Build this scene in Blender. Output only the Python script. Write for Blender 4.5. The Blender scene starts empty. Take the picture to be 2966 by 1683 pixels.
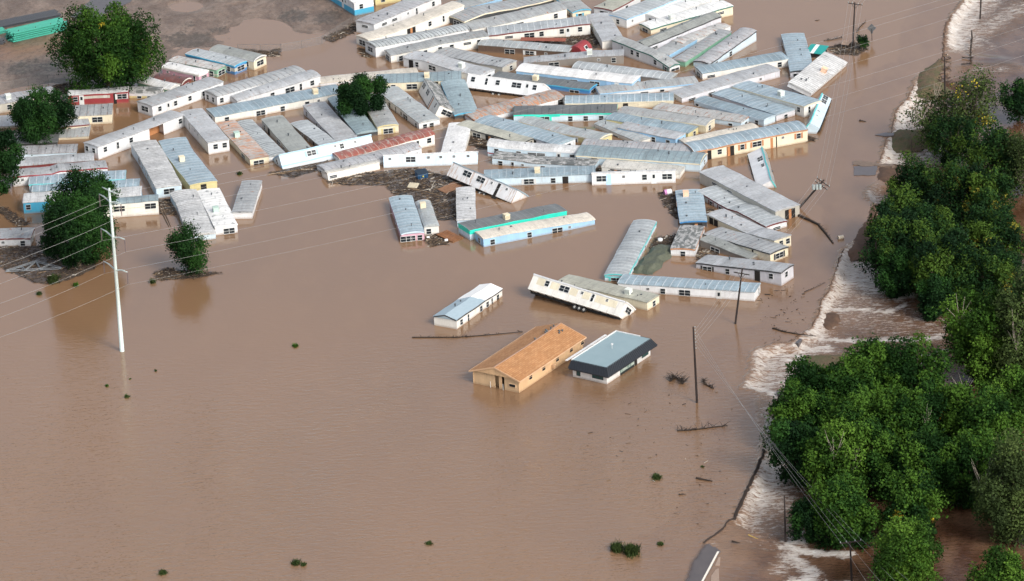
import bpy, math, random
import numpy as np
from mathutils import Vector, Matrix
R = math.radians
S = bpy.context.scene
COL = S.collection
# ---------------------------------------------------------------- camera
F_PX, PITCH, ROLL, ALT = 13000.0, R(22.5), R(-2.75), 272.6
PW, PH = 2966.0, 1683.0
CY = -ALT / math.tan(PITCH)
CAM = Vector((0, CY, ALT))
_up0 = Vector((0, math.sin(PITCH), math.cos(PITCH))); _rt0 = Vector((1, 0, 0))
FW = Vector((0, math.cos(PITCH), -math.sin(PITCH)))
RT = _rt0 * math.cos(ROLL) + _up0 * math.sin(ROLL)
UP = _up0 * math.cos(ROLL) - _rt0 * math.sin(ROLL)
cd = bpy.data.cameras.new('camera'); cam = bpy.data.objects.new('camera', cd); COL.objects.link(cam)
cd.sensor_width = 36; cd.lens = F_PX / PW * 36; cd.clip_start = 1; cd.clip_end = 6000
M = Matrix((RT, UP, -FW)).transposed().to_4x4(); M.translation = CAM
cam.matrix_world = M
S.camera = cam
# ---------------------------------------------------------------- sky and sun
SUN_EL, SUN_AZ = R(36), R(142)
w = bpy.data.worlds.new("World"); S.world = w; w.use_nodes = True
nt = w.node_tree; nt.nodes.clear()
sky = nt.nodes.new('ShaderNodeTexSky'); sky.sky_type = 'NISHITA'; sky.sun_disc = False
sky.sun_elevation = SUN_EL; sky.sun_rotation = SUN_AZ; sky.air_density = 1.0; sky.dust_density = 4.0; sky.ozone_density = 1.0
hs = nt.nodes.new('ShaderNodeHueSaturation'); hs.inputs['Saturation'].default_value = 0.5
bg = nt.nodes.new('ShaderNodeBackground'); bg.inputs['Strength'].default_value = 0.15
wo = nt.nodes.new('ShaderNodeOutputWorld')
nt.links.new(sky.outputs[0], hs.inputs['Color']); nt.links.new(hs.outputs[0], bg.inputs[0]); nt.links.new(bg.outputs[0], wo.inputs[0])
sd = bpy.data.lights.new('sun', 'SUN'); sun = bpy.data.objects.new('sun', sd); COL.objects.link(sun)
sd.energy = 1.5; sd.angle = R(16); sd.color = (1.0, 0.95, 0.87)
sdir = Vector((math.sin(SUN_AZ) * math.cos(SUN_EL), math.cos(SUN_AZ) * math.cos(SUN_EL), math.sin(SUN_EL)))
sun.rotation_euler = sdir.to_track_quat('Z', 'Y').to_euler()
sun.location = (80, -80, 120)
S.view_settings.view_transform = 'Standard'; S.view_settings.look = 'None'
S.view_settings.exposure = 0.55; S.view_settings.gamma = 1
# ---------------------------------------------------------------- picture tiles -> points on the flood plain
TS = .23383
TL = {'A': (0,0,.27468),'B': (0,360,.27468),'C': (520,0,TS),'D': (1020,0,TS),'E': (1520,0,TS),'G': (2020,0,TS),'H': (520,300,TS),
 'I': (1020,300,TS),'J': (1520,300,TS),'K': (2020,300,TS),'L': (1220,600,TS),'M': (1820,600,TS),'N': (1320,880,TS),'O': (1920,880,TS),
 'P': (420,540,.1403),'Q': (1080,540,.1403),'R': (2266,0,.2728),'S': (2266,380,.2728),'T': (2266,760,.2728),'U': (1966,1286,.2728),
 'V': (0,560,.2728),'W': (2266,1000,.2728),'X': (2266,1286,.2728),'Y': (1200,1000,.43),'Z': (0,0,1.0),'F': (0,0,1.1559)}
def px(t, p): o = TL[t]; return (o[0] + p[0] * o[2], o[1] + p[1] * o[2])
def ray(p): return FW * F_PX + RT * (p[0] - PW / 2) + UP * (PH / 2 - p[1])
def at(p, z=0.0): d = ray(p); return CAM + d * ((z - ALT) / d.z)
def proj(v):
    d = v - CAM; k = d.dot(FW)
    return (PW / 2 + F_PX * d.dot(RT) / k, PH / 2 - F_PX * d.dot(UP) / k)
def at_plane(p, o, n): d = ray(p); return CAM + d * ((o - CAM).dot(n) / d.dot(n))
def lift(p, h):                       # point seen at p, standing h pixels above the water
    g = at((p[0] + .045 * h, p[1] + h)); y0 = proj(g)[1]; y1 = proj(g + Vector((0, 0, 1)))[1]
    z = h / (y0 - y1); return Vector((g.x, g.y, z))
def mpp(p): return (at(p) - CAM).length / F_PX
# ---------------------------------------------------------------- mesh helpers
class MB:
    def __init__(s): s.v = []; s.f = []; s.m = []
    def quad(s, a, b, c, d, m=0):
        n = len(s.v); s.v += [tuple(a), tuple(b), tuple(c), tuple(d)]; s.f.append((n, n+1, n+2, n+3)); s.m.append(m)
    def poly(s, pts, m=0):
        n = len(s.v); s.v += [tuple(p) for p in pts]; s.f.append(tuple(range(n, n + len(pts)))); s.m.append(m)
    def hexa(s, p, m=0):              # 8 points: bottom 4, top 4
        n = len(s.v); s.v += [tuple(q) for q in p]
        for q in ((0,3,2,1),(4,5,6,7),(0,1,5,4),(1,2,6,5),(2,3,7,6),(3,0,4,7)): s.f.append(tuple(n+i for i in q)); s.m.append(m)
    def box(s, x0, y0, z0, x1, y1, z1, m=0):
        s.hexa([(x0,y0,z0),(x1,y0,z0),(x1,y1,z0),(x0,y1,z0),(x0,y0,z1),(x1,y0,z1),(x1,y1,z1),(x0,y1,z1)], m)
    def obox(s, c, ax, ay, az, m=0):  # centre and three half-axis vectors
        c, ax, ay, az = map(Vector, (c, ax, ay, az))
        s.hexa([c-ax-ay-az, c+ax-ay-az, c+ax+ay-az, c-ax+ay-az, c-ax-ay+az, c+ax-ay+az, c+ax+ay+az, c-ax+ay+az], m)
    def tube(s, pts, rad, n=6, m=0, cap=True):
        pts = [Vector(p) for p in pts]; rad = rad if hasattr(rad, '__len__') else [rad] * len(pts)
        b = len(s.v)
        for i, p in enumerate(pts):
            d = (pts[min(i+1, len(pts)-1)] - pts[max(i-1, 0)]).normalized()
            a = d.cross(Vector((0, 0, 1)));
            if a.length < .05: a = d.cross(Vector((1, 0, 0)))
            a.normalize(); c = d.cross(a)
            for k in range(n):
                t = 2 * math.pi * k / n; s.v.append(tuple(p + a * (rad[i] * math.cos(t)) + c * (rad[i] * math.sin(t))))
        for i in range(len(pts) - 1):
            for k in range(n):
                s.f.append((b+i*n+k, b+i*n+(k+1) % n, b+(i+1)*n+(k+1) % n, b+(i+1)*n+k)); s.m.append(m)
        if cap:
            s.f.append(tuple(b+k for k in range(n))); s.m.append(m); s.f.append(tuple(b+(len(pts)-1)*n+k for k in range(n))); s.m.append(m)
    def build(s, name, mats, parent=None, smooth=False):
        me = bpy.data.meshes.new(name); me.from_pydata(s.v, [], s.f)
        mats = mats if isinstance(mats, (list, tuple)) else [mats]
        for q in mats: me.materials.append(q)
        if len(mats) > 1: me.polygons.foreach_set('material_index', s.m)
        if smooth: me.polygons.foreach_set('use_smooth', [True] * len(me.polygons))
        me.update(); o = bpy.data.objects.new(name, me); COL.objects.link(o)
        if parent is not None: o.parent = parent
        return o
def empty(name, loc, rz=0.0):
    o = bpy.data.objects.new(name, None); COL.objects.link(o); o.location = loc; o.rotation_euler = (0, 0, rz); o.empty_display_size = .3
    return o
def tag(o, label, cat, group=None, kind=None):
    o['label'] = label; o['category'] = cat
    if group: o['group'] = group
    if kind: o['kind'] = kind
    return o
def struct(o, label=None):
    o['kind'] = 'structure'
    if label: o['label'] = label
    return o
# ---------------------------------------------------------------- material helpers
def newmat(name, col, rough=.6, metal=0.0, spec=.5):
    m = bpy.data.materials.new(name); m.use_nodes = True; b = m.node_tree.nodes['Principled BSDF']
    b.inputs['Base Color'].default_value = (*col, 1); b.inputs['Roughness'].default_value = rough
    b.inputs['Metallic'].default_value = metal; b.inputs['Specular IOR Level'].default_value = spec
    return m, m.node_tree, b
class NT:
    def __init__(s, nt): s.n = nt
    def new(s, t, **kw):
        o = s.n.nodes.new(t)
        for k, v in kw.items():
            if k.startswith('i_'): o.inputs[k[2:].replace('_', ' ')].default_value = v
            else: setattr(o, k, v)
        return o
    def link(s, a, b): s.n.links.new(a, b)
    def math(s, op, a, b=None, c=None):
        o = s.n.nodes.new('ShaderNodeMath'); o.operation = op
        for i, q in enumerate((a, b, c)):
            if q is None: continue
            if isinstance(q, (int, float)): o.inputs[i].default_value = q
            else: s.n.links.new(q, o.inputs[i])
        return o.outputs[0]
    def mix(s, f, a, b):
        o = s.n.nodes.new('ShaderNodeMix'); o.data_type = 'RGBA'
        for i, q in ((0, f), (6, a), (7, b)):
            if isinstance(q, (int, float)): o.inputs[i].default_value = q
            elif isinstance(q, tuple): o.inputs[i].default_value = (*q[:3], 1)
            else: s.n.links.new(q, o.inputs[i])
        return o.outputs[2]
    def ramp(s, f, lo, hi):
        o = s.n.nodes.new('ShaderNodeMapRange'); o.inputs[1].default_value = lo; o.inputs[2].default_value = hi
        o.interpolation_type = 'SMOOTHSTEP'; s.n.links.new(f, o.inputs[0]); return o.outputs[0]
    def noise(s, vec, scale, detail=3, rough=.5, dist=0.0):
        o = s.n.nodes.new('ShaderNodeTexNoise'); o.inputs['Scale'].default_value = scale; o.inputs['Detail'].default_value = detail
        o.inputs['Roughness'].default_value = rough; o.inputs['Distortion'].default_value = dist
        if vec is not None: s.n.links.new(vec, o.inputs['Vector'])
        return o.outputs[0]
    def mapping(s, vec, scale=(1,1,1), loc=(0,0,0), rot=(0,0,0)):
        o = s.n.nodes.new('ShaderNodeMapping'); s.n.links.new(vec, o.inputs[0]); o.inputs['Scale'].default_value = scale
        o.inputs['Location'].default_value = loc; o.inputs['Rotation'].default_value = rot; return o.outputs[0]
    def bump(s, h, strength, dist, bsdf):
        o = s.n.nodes.new('ShaderNodeBump'); o.inputs['Strength'].default_value = strength; o.inputs['Distance'].default_value = dist
        s.n.links.new(h, o.inputs['Height']); s.n.links.new(o.outputs[0], bsdf.inputs['Normal'])
_mc = {}
def plain(name, col, rough=.6, metal=0.0, var=.12, scale=3.0):
    k = (name, col, rough, metal, var, scale)
    if k in _mc: return _mc[k]
    m, nt, b = newmat(name, col, rough, metal); t = NT(nt)
    tc = t.new('ShaderNodeTexCoord'); oi = t.new('ShaderNodeObjectInfo')
    n = t.noise(tc.outputs['Object'], scale, 4, .6)
    r = t.math('MULTIPLY_ADD', oi.outputs['Random'], var, -var / 2)
    v = t.math('ADD', t.math('MULTIPLY_ADD', n, var * 2.5, 1 - var * 1.25), r)
    hv = t.new('ShaderNodeHueSaturation'); hv.inputs['Color'].default_value = (*col, 1); t.link(v, hv.inputs['Value'])
    t.link(hv.outputs[0], b.inputs['Base Color']); _mc[k] = m
    return m
def objvec(t):                          # object coordinates shifted by a random amount for each object
    tc = t.new('ShaderNodeTexCoord'); oi = t.new('ShaderNodeObjectInfo')
    sc = t.new('ShaderNodeVectorMath', operation='SCALE'); sc.inputs[0].default_value = (37.1, 91.3, 53.7); t.link(oi.outputs['Random'], sc.inputs['Scale'])
    ad = t.new('ShaderNodeVectorMath', operation='ADD'); t.link(tc.outputs['Object'], ad.inputs[0]); t.link(sc.outputs[0], ad.inputs[1])
    return tc.outputs['Object'], ad.outputs[0], oi.outputs['Random']
def roofmat(base, seam=0.0, seamcol=(.1,.1,.1), rust=0.0, patch=0.0, patchcol=(.8,.8,.78), step=1.22, dirt=.25, along=False, rough=.5, rustcol=(.33,.12,.04), metal=0.0):
    k = ('roof', base, seam, seamcol, rust, patch, patchcol, step, dirt, along, rough, rustcol)
    if k in _mc: return _mc[k]
    base = tuple(q * .86 for q in base)
    m, nt, b = newmat('roof_sheet', base, rough, metal); t = NT(nt)
    o, r, rnd = objvec(t)
    sp = t.new('ShaderNodeSeparateXYZ'); t.link(o, sp.inputs[0]); x = sp.outputs['Y' if along else 'X']
    big = t.noise(r, .35, 3); mid = t.noise(t.mapping(r, (.9, 2.2, 1)), 1.3, 4, .65); fine = t.noise(t.mapping(r, (3, 1.0, 1)), 5, 4, .7)
    v = t.math('ADD', t.math('MULTIPLY', big, .35), t.math('ADD', t.math('MULTIPLY', mid, .55), t.math('MULTIPLY', fine, .35)))
    v = t.math('ADD', t.math('MULTIPLY_ADD', v, 1.35, .02), t.math('MULTIPLY_ADD', rnd, .16, -.08))
    hv = t.new('ShaderNodeHueSaturation'); hv.inputs['Color'].default_value = (*base, 1); t.link(v, hv.inputs['Value'])
    c = hv.outputs[0]
    if patch:
        pn = t.noise(t.mapping(r, (.5, .9, 1)), 1.6, 5, .6, .4)
        c = t.mix(t.math('MULTIPLY', t.ramp(pn, .56 - .25 * patch, .62 - .2 * patch), .9), c, patchcol)
    if dirt:
        dn = t.noise(t.mapping(r, (1.6, .45, 1)), 2.2, 5, .7)
        c = t.mix(t.math('MULTIPLY', t.ramp(dn, .52, .70), min(.9, dirt * 2.0)), c, (.13, .12, .11))
        sn = t.noise(t.mapping(r, (7, .6, 1)), 1.5, 3, .6)
        c = t.mix(t.math('MULTIPLY', t.ramp(sn, .53, .68), min(.85, dirt * 1.5)), c, (.16, .15, .14))
    if rust:
        rn = t.noise(t.mapping(r, (2.2, .55, 1)), 1.1, 5, .7)
        c = t.mix(t.math('MULTIPLY', t.ramp(rn, .62 - .22 * rust, .70 - .18 * rust), .85), c, rustcol)
    wob = t.math('MULTIPLY_ADD', t.noise(r, .8, 2), .25, -.12)
    ph = t.math('FRACT', t.math('DIVIDE', t.math('ADD', x, wob), step))
    d = t.math('ABSOLUTE', t.math('SUBTRACT', ph, .5))
    line = t.ramp(d, .5 - .10 / step, .5 - .02 / step)
    fl = t.math('FLOOR', t.math('ADD', t.math('DIVIDE', t.math('ADD', x, wob), step), .5)); wn = t.new('ShaderNodeTexWhiteNoise', noise_dimensions='1D'); t.link(t.math('ADD', fl, t.math('MULTIPLY', rnd, 77)), wn.inputs['W'])
    h2 = t.new('ShaderNodeHueSaturation'); t.link(c, h2.inputs['Color']); t.link(t.math('MULTIPLY_ADD', wn.outputs['Value'], .22 if seam else .05, .9), h2.inputs['Value']); c = h2.outputs[0]
    if seam: 
        br = t.ramp(t.noise(r, 1.1, 3), .22, .46)
        c = t.mix(t.math('MULTIPLY', t.math('MULTIPLY', line, br), seam), c, seamcol)
    t.link(c, b.inputs['Base Color'])
    t.bump(t.math('ADD', t.math('MULTIPLY', line, 1.0), t.math('MULTIPLY', mid, .7)), .6, .05, b)
    _mc[k] = m; return m
def wallmat(base, rough=.55, dirt=.35, groove=.4, rust=0.0):
    k = ('wall', base, rough, dirt, groove, rust)
    if k in _mc: return _mc[k]
    base = tuple(q * .88 for q in base)
    m, nt, b = newmat('wall_siding', base, rough); t = NT(nt)
    o, r, rnd = objvec(t)
    sp = t.new('ShaderNodeSeparateXYZ'); t.link(o, sp.inputs[0]); xy = t.math('ADD', sp.outputs['X'], sp.outputs['Y'])
    n = t.noise(t.mapping(r, (.5, .5, .25)), 1.6, 4, .6)
    v = t.math('ADD', t.math('MULTIPLY_ADD', n, .5, .76), t.math('MULTIPLY_ADD', rnd, .1, -.05))
    g = t.math('FRACT', t.math('DIVIDE', xy, .41)); gl = t.ramp(t.math('ABSOLUTE', t.math('SUBTRACT', g, .5)), .42, .5)
    v = t.math('SUBTRACT', v, t.math('MULTIPLY', gl, .16 * groove))
    hv = t.new('ShaderNodeHueSaturation'); hv.inputs['Color'].default_value = (*base, 1); t.link(v, hv.inputs['Value']); c = hv.outputs[0]
    st = t.noise(t.mapping(r, (2.5, 2.5, .25)), 1.5, 4, .7)
    c = t.mix(t.math('MULTIPLY', t.ramp(st, .54, .75), dirt), c, (.22, .17, .12))
    wm = t.new('ShaderNodeNewGeometry'); sz = t.new('ShaderNodeSeparateXYZ'); t.link(wm.outputs['Position'], sz.inputs[0])
    zz = t.math('ADD', sz.outputs['Z'], t.math('MULTIPLY_ADD', st, .5, -.25))
    c = t.mix(t.math('MULTIPLY', t.math('SUBTRACT', 1.0, t.ramp(zz, .05, .42)), .45), c, (.24, .15, .09))   # silt line left by the flood
    if rust: c = t.mix(t.math('MULTIPLY', t.ramp(t.noise(t.mapping(r, (3, 3, .3)), 1.4, 4, .7), .52, .64), rust), c, (.35, .17, .07))
    t.link(c, b.inputs['Base Color']); t.bump(gl, .5, .03, b)
    _mc[k] = m; return m
# ---------------------------------------------------------------- flood water, drop over the road edge, foam
rng = np.random.default_rng(7)
def G2(p, z=0.0): v = at(p, z); return (v.x, v.y)
EDGE = [((2850,-120),1,5),((2792,0),1,5),((2757,46),1,5),((2743,79),1,5.5),((2739,123),1,5.5),((2741,160),0,3),((2713,210),0,2),((2661,218),.2,2),((2648,245),.9,2.5),((2631,284),1,3.5),
 ((2599,316),1,4),((2590,346),1,4.5),((2585,382),1,4.5),((2571,399),1,4.5),((2550,464),1,4),((2544,489),.2,1.5),((2545,520),0,1),((2506,554),.9,2),((2511,576),1,2.4),((2536,593),.6,1.5),
 ((2528,625),.5,2),((2520,666),.6,2),((2484,700),.6,2.5),((2443,721),1,5),((2435,743),1,7),((2419,795),1,6),((2413,815),.9,4),((2402,842),.9,3),((2383,869),1,2.2),((2370,913),1,1.9),((2350,951),1,2.5),
 ((2320,975),.7,4),((2301,992),.8,5),((2247,997),.7,8),((2189,1013),.8,10),((2180,1030),.8,10),((2182,1067),.7,9),((2154,1121),.8,8),((2212,1140),.5,4),((2194,1158),.3,3),((2198,1184),.5,3),((2209,1219),1,5),
 ((2214,1235),1,5),((2222,1258),1,5),((2210,1292),.9,4),((2217,1308),1,5),((2195,1362),1,5.5),((2157,1441),.9,5),((2130,1504),.7,4),((2110,1508),.1,1),((2091,1537),.1,1),((2070,1552),.1,1),((2040,1571),.3,1),
 ((2081,1597),.1,1),((2034,1683),.1,1),((1990,1790),0,1)]
EP = np.array([G2(e[0]) for e in EDGE]); EI = np.array([e[1] for e in EDGE]); EW = np.array([e[2] for e in EDGE])
STREAM = [([(2383,883),(2484,880),(2566,891),(2620,869)],.55,1),([(2350,960),(2430,971),(2566,970),(2675,967),(2730,956)],.7,1),([(2266,1028),(2350,1030),(2440,1025)],.6,1),
 ([(2632,1030),(2690,1010),(2751,997)],.5,1),([(2675,1036),(2740,1029)],.5,.9),([(2310,996),(2350,997),(2395,995)],1.0,1),([(2318,1046),(2358,1050)],1.3,1),([(2200,1020),(2300,1015),(2430,1028)],1.0,.9),
 ([(2177,1109),(2210,1122),(2247,1138)],1.3,1),([(2432,770),(2500,800),(2535,815)],3.2,.85),([(2272,1570),(2296,1561),(2318,1552)],1.0,1),([(2308,1576),(2340,1583),(2400,1586),(2455,1590)],.75,1.5),
 ([(2280,1594),(2325,1621),(2356,1648)],1.1,.95),([(2274,1680),(2300,1668),(2340,1662)],1.0,1.1),([(2397,1671),(2462,1670)],.5,1.3),([(2305,1453),(2330,1452)],.5,1),([(2300,1520),(2325,1525)],.4,.8),
 ([(2846,78),(2900,40),(2960,5)],2.0,.6),([(2822,196),(2870,190),(2910,186)],1.2,.45),([(2610,400),(2660,430),(2720,440)],3.5,.5),([(2640,372),(2660,380)],1.5,.5),([(2230,1350),(2260,1400),(2240,1460)],2.6,.6),
 ([(2600,850),(2640,840)],.9,.9),([(2170,1500),(2230,1530),(2270,1560)],1.6,.4),([(2230,1060),(2300,1075)],3,.7),([(2520,470),(2580,470),(2620,450)],1.5,.6),([(2250,1640),(2290,1600)],1.2,.6),([(2400,860),(2550,900),(2720,945)],6,.46),([(2230,1060),(2330,1050),(2420,1060)],6,.5),([(2190,1130),(2300,1115)],4,.45),([(2600,450),(2760,430)],4,.3),([(2220,1400),(2290,1480),(2260,1540)],4,.36),([(2450,760),(2520,730)],5,.55)]
def seg_dist(X, Y, P):
    best = np.full(X.shape, 1e9); idx = np.zeros(X.shape, int); tt = np.zeros(X.shape)
    for i in range(len(P) - 1):
        a, b = P[i], P[i+1]; d = b - a; t = np.clip(((X-a[0])*d[0] + (Y-a[1])*d[1]) / (d @ d), 0, 1)
        dd = np.hypot(X - a[0] - t*d[0], Y - a[1] - t*d[1]); k = dd < best
        best[k] = dd[k]; idx[k] = i; tt[k] = t[k]
    return best, idx, tt
def inside(X, Y, P):
    r = np.zeros(X.shape, bool); j = len(P) - 1
    for i in range(len(P)):
        xi, yi = P[i]; xj, yj = P[j]
        c = ((yi > Y) != (yj > Y)) & (X < (xj - xi) * (Y - yi) / (yj - yi + 1e-12) + xi); r ^= c; j = i
    return r
def grid_mesh(name, xs, ys, Z, mat, attrs=None, keep=None):
    nx, ny = len(xs), len(ys); X, Y = np.meshgrid(xs, ys)
    co = np.stack([X.ravel(), Y.ravel(), Z.ravel()], 1).astype(np.float32)
    i, j = np.meshgrid(np.arange(nx - 1), np.arange(ny - 1)); a = (j * nx + i).ravel()
    q = np.stack([a, a + 1, a + nx + 1, a + nx], 1)
    if keep is not None:
        kz = keep.ravel(); q = q[kz[q].any(1)]
    me = bpy.data.meshes.new(name); me.vertices.add(len(co)); me.vertices.foreach_set('co', co.ravel())
    me.loops.add(q.size); me.loops.foreach_set('vertex_index', q.ravel().astype(np.int32))
    me.polygons.add(len(q)); me.polygons.foreach_set('loop_start', (np.arange(len(q)) * 4).astype(np.int32)); me.polygons.foreach_set('use_smooth', np.ones(len(q), bool))
    for k, v in (attrs or {}).items():
        at_ = me.attributes.new(k, 'FLOAT', 'POINT'); at_.data.foreach_set('value', v.ravel().astype(np.float32))
    me.materials.append(mat); me.update(); me.validate(); o = bpy.data.objects.new(name, me); COL.objects.link(o); return o
def cheapnoise(X, Y, s, seed=0, oct=4):
    r = np.random.default_rng(seed); v = np.zeros(X.shape); amp = 1; tot = 0
    for k in range(oct):
        for q in range(3):
            a = r.uniform(0, 6.28); ph = r.uniform(0, 6.28); f = 2 * math.pi / s * (1.9 ** k) * r.uniform(.7, 1.3)
            v += amp * np.sin((X * math.cos(a) + Y * math.sin(a)) * f + ph + 1.3 * np.sin((X * math.sin(a) - Y * math.cos(a)) * f * .6 + ph))
        tot += amp * 3; amp *= .6
    return v / tot
xs = np.concatenate([[-900, -400, -150, -60, 0, 14], np.arange(18, 100, .5), [105, 130, 200, 400, 900]])
ys = np.concatenate([[-600, -250, -140], np.arange(-118, 165, .7), [175, 220, 400, 900, 1800]])
X, Y = np.meshgrid(xs, ys)
wob = cheapnoise(X, Y, 5, 3) * .7
d, idx, tt = seg_dist(X, Y, EP)
poly = np.concatenate([EP, [[3000, EP[-1][1] - 50], [3000, EP[0][1] + 50]]]); ins = inside(X, Y, poly)
ins |= (Y > EP[0][1]) & (X > EP[0][0]) | (Y < EP[-1][1]) & (X > EP[-1][0])
jag = cheapnoise(X, Y, 2.6, 31) * .8
sd_ = np.where(ins, d, -d) + wob * .35 + jag * .7
inten = EI[idx] * (1 - tt) + EI[np.minimum(idx + 1, len(EI) - 1)] * tt
sm = np.clip(sd_ / (2.0 + 12 * (1 - np.clip(inten * 1.6, 0, 1))), 0, 1); DROP = .9
Z = -DROP * sm * sm * (3 - 2 * sm)
inten = EI[idx] * (1 - tt) + EI[np.minimum(idx + 1, len(EI) - 1)] * tt; wid = EW[idx] * (1 - tt) + EW[np.minimum(idx + 1, len(EW) - 1)] * tt
foam = inten * np.clip((sd_ + .15) / .5, 0, 1) * np.clip(1.22 - .62 * sd_ / (wid * (1 + .4 * wob)), 0, 1)
turb = np.clip(1 - sd_ / (wid * 2.2), 0, 1) * (sd_ > -.5) * np.clip(inten * 1.5, 0, 1)
for pts, r, k in STREAM:
    ds, _, _ = seg_dist(X, Y, np.array([G2(p) for p in pts])); ds = ds + wob * .8 + cheapnoise(X, Y, 3.0, 21) * .6
    foam = np.maximum(foam, k * np.clip(1.5 - ds / r * .8, 0, 1) * (sd_ > -.2)); turb = np.maximum(turb, np.clip(1.4 - ds / (r * 2.5), 0, 1) * (sd_ > -.2))
Z += turb * .10 * cheapnoise(X, Y, 2.6, 11) 
m, nt, b = newmat('flood_water', (.3, .18, .11), .07); t = NT(nt); b.inputs['IOR'].default_value = 1.6
geo = t.new('ShaderNodeNewGeometry'); pos = geo.outputs['Position']
fa = t.new('ShaderNodeAttribute'); fa.attribute_name = 'foam'; tu = t.new('ShaderNodeAttribute'); tu.attribute_name = 'turb'; rv = t.new('ShaderNodeAttribute'); rv.attribute_name = 'river'
big = t.noise(t.mapping(pos, (.02, .012, 1)), 1.0, 3); med = t.noise(t.mapping(pos, (.25, .12, 1), rot=(0, 0, .4)), 1.0, 4, .6)
c = t.mix(t.ramp(big, .3, .7), (.224, .130, .071), (.196, .116, .066)); c = t.mix(t.math('MULTIPLY', t.ramp(med, .45, .75), .3), c, (.24, .142, .078))
c = t.mix(rv.outputs['Fac'], c, t.mix(t.ramp(med, .35, .7), (.062, .028, .015), (.14, .078, .046)))  # tree reflections and shade painted into the darker river colour
sh = t.new('ShaderNodeAttribute'); sh.attribute_name = 'shoal'; c = t.mix(t.math('MULTIPLY', sh.outputs['Fac'], t.ramp(med, .2, .8)), c, (.175, .100, .058))
fl = t.noise(t.mapping(pos, (.55, 1.7, 1), rot=(0, 0, .12)), 1.0, 7, .72, .8)
fl2 = t.noise(t.mapping(pos, (1.5, 3.0, 1), rot=(0, 0, -.2)), 1.0, 5, .7, .6)
fv = t.math('ADD', t.math('MULTIPLY', fl, .65), t.math('MULTIPLY', fl2, .45))
thr = t.math('SUBTRACT', fa.outputs['Fac'], t.math('MULTIPLY_ADD', fv, 4.6, -2.05))
ff = t.math('MULTIPLY', t.ramp(thr, -.2, .8), t.ramp(fa.outputs['Fac'], .03, .2))
tb = t.math('MULTIPLY', tu.outputs['Fac'], t.ramp(fl, .35, .65)); c = t.mix(t.math('MULTIPLY', tb, .5), c, (.24, .135, .080))
c = t.mix(t.math('MULTIPLY', ff, .92), c, t.mix(t.ramp(fl2, .35, .65), (.50, .44, .38), (.80, .79, .77))); t.link(c, b.inputs['Base Color'])
t.link(t.math('MULTIPLY_ADD', ff, .6, .07), b.inputs['Roughness'])
# wind ripples: short crests lying across the view, calmer between the houses
W1 = t.noise(t.mapping(pos, (.55, 1.5, 1), rot=(0, 0, -.10)), 1.0, 3, .55, .3)
W2 = t.noise(t.mapping(pos, (1.4, 3.6, 1), rot=(0, 0, .08)), 1.0, 2, .5, .2)
calm = t.ramp(t.noise(t.mapping(pos, (.03, .03, 1)), 1.0, 2), .30, .62)
sy = t.new('ShaderNodeSeparateXYZ'); t.link(pos, sy.inputs[0])
near = t.math('SUBTRACT', 1.0, t.ramp(sy.outputs['Y'], -75.0, 5.0))
amp = t.math('MULTIPLY', t.math('MULTIPLY_ADD', calm, .5, .5), t.math('MULTIPLY_ADD', near, 1.45, .25))
hgt = t.math('ADD', t.math('MULTIPLY', t.math('ADD', W1, t.math('MULTIPLY', W2, .45)), amp), t.math('MULTIPLY', t.math('MULTIPLY', fl, tu.outputs['Fac']), 3.0))
t.bump(hgt, 1.0, .10, b)
river = np.clip(sd_ / 7, 0, 1); shoal = np.clip((sd_ + 8.5) / .5, 0, 1) * np.clip(-sd_ / .5, 0, 1)
water = struct(grid_mesh('flood_water', xs, ys, Z, m, {'foam': foam, 'turb': turb, 'river': river, 'shoal': shoal}), 'brown flood water with ripples, spilling over the road edge into white foam')
# ---------------------------------------------------------------- muddy ground at the top left
LAND = np.array([G2(p) for p in [(-300,-120),(1075,-120),(1060,20),(1025,55),(1000,85),(955,100),(900,92),(840,85),(800,66),(745,52),(705,56),(680,80),(662,112),(610,135),(540,128),(480,160),(430,215),(330,262),(230,245),(120,236),(0,258),(-300,300)]])
def blob(X, Y, c, rx, ry):             # soft disc given in picture pixels
    g = at(c); k = mpp(c); sx = rx * k; sy = ry * k / math.sin(PITCH); return np.clip(1.6 - np.hypot((X - g.x) / sx, (Y - g.y) / sy) * 1.2, 0, 1)
xs2 = np.arange(-110, -14, .6); ys2 = np.arange(60, 200, .9); X, Y = np.meshgrid(xs2, ys2)
dl, _, _ = seg_dist(X, Y, np.concatenate([LAND, LAND[:1]])); s = np.where(inside(X, Y, LAND), dl, -dl)
n1 = cheapnoise(X, Y, 14, 5); n2 = cheapnoise(X, Y, 3.5, 8)
Z = np.clip(s * .045, -.6, .28) + n1 * .13 + n2 * .05 + .02
for c_, rx, ry, k in (((540, 20), 60, 22, .45), ((700, 20), 40, 12, .15), ((770, 85), 60, 25, .4), ((630, 110), 30, 10, .15)): Z -= k * blob(X, Y, c_, rx, ry)
veg = np.zeros(X.shape)
for c_, rx, ry, k in (((560,120),90,35,1),((610,140),60,20,.9),((100,200),130,30,.8),((180,240),100,20,.9),((850,50),60,30,1),((960,55),70,35,1),((640,90),60,16,.9),((560,75),50,14,.7),((480,130),60,40,.7)): veg = np.maximum(veg, k * blob(X, Y, c_, rx, ry))
tan = np.zeros(X.shape)
for c_, rx, ry, k in (((80,150),110,22,1),((180,120),80,16,.8),((40,170),80,16,.8)): tan = np.maximum(tan, k * blob(X, Y, c_, rx, ry))
m, nt, b = newmat('mud', (.22, .16, .13), .35); t = NT(nt); geo = t.new('ShaderNodeNewGeometry'); pos = geo.outputs['Position']
va = t.new('ShaderNodeAttribute'); va.attribute_name = 'veg'; ta = t.new('ShaderNodeAttribute'); ta.attribute_name = 'tan'
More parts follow.
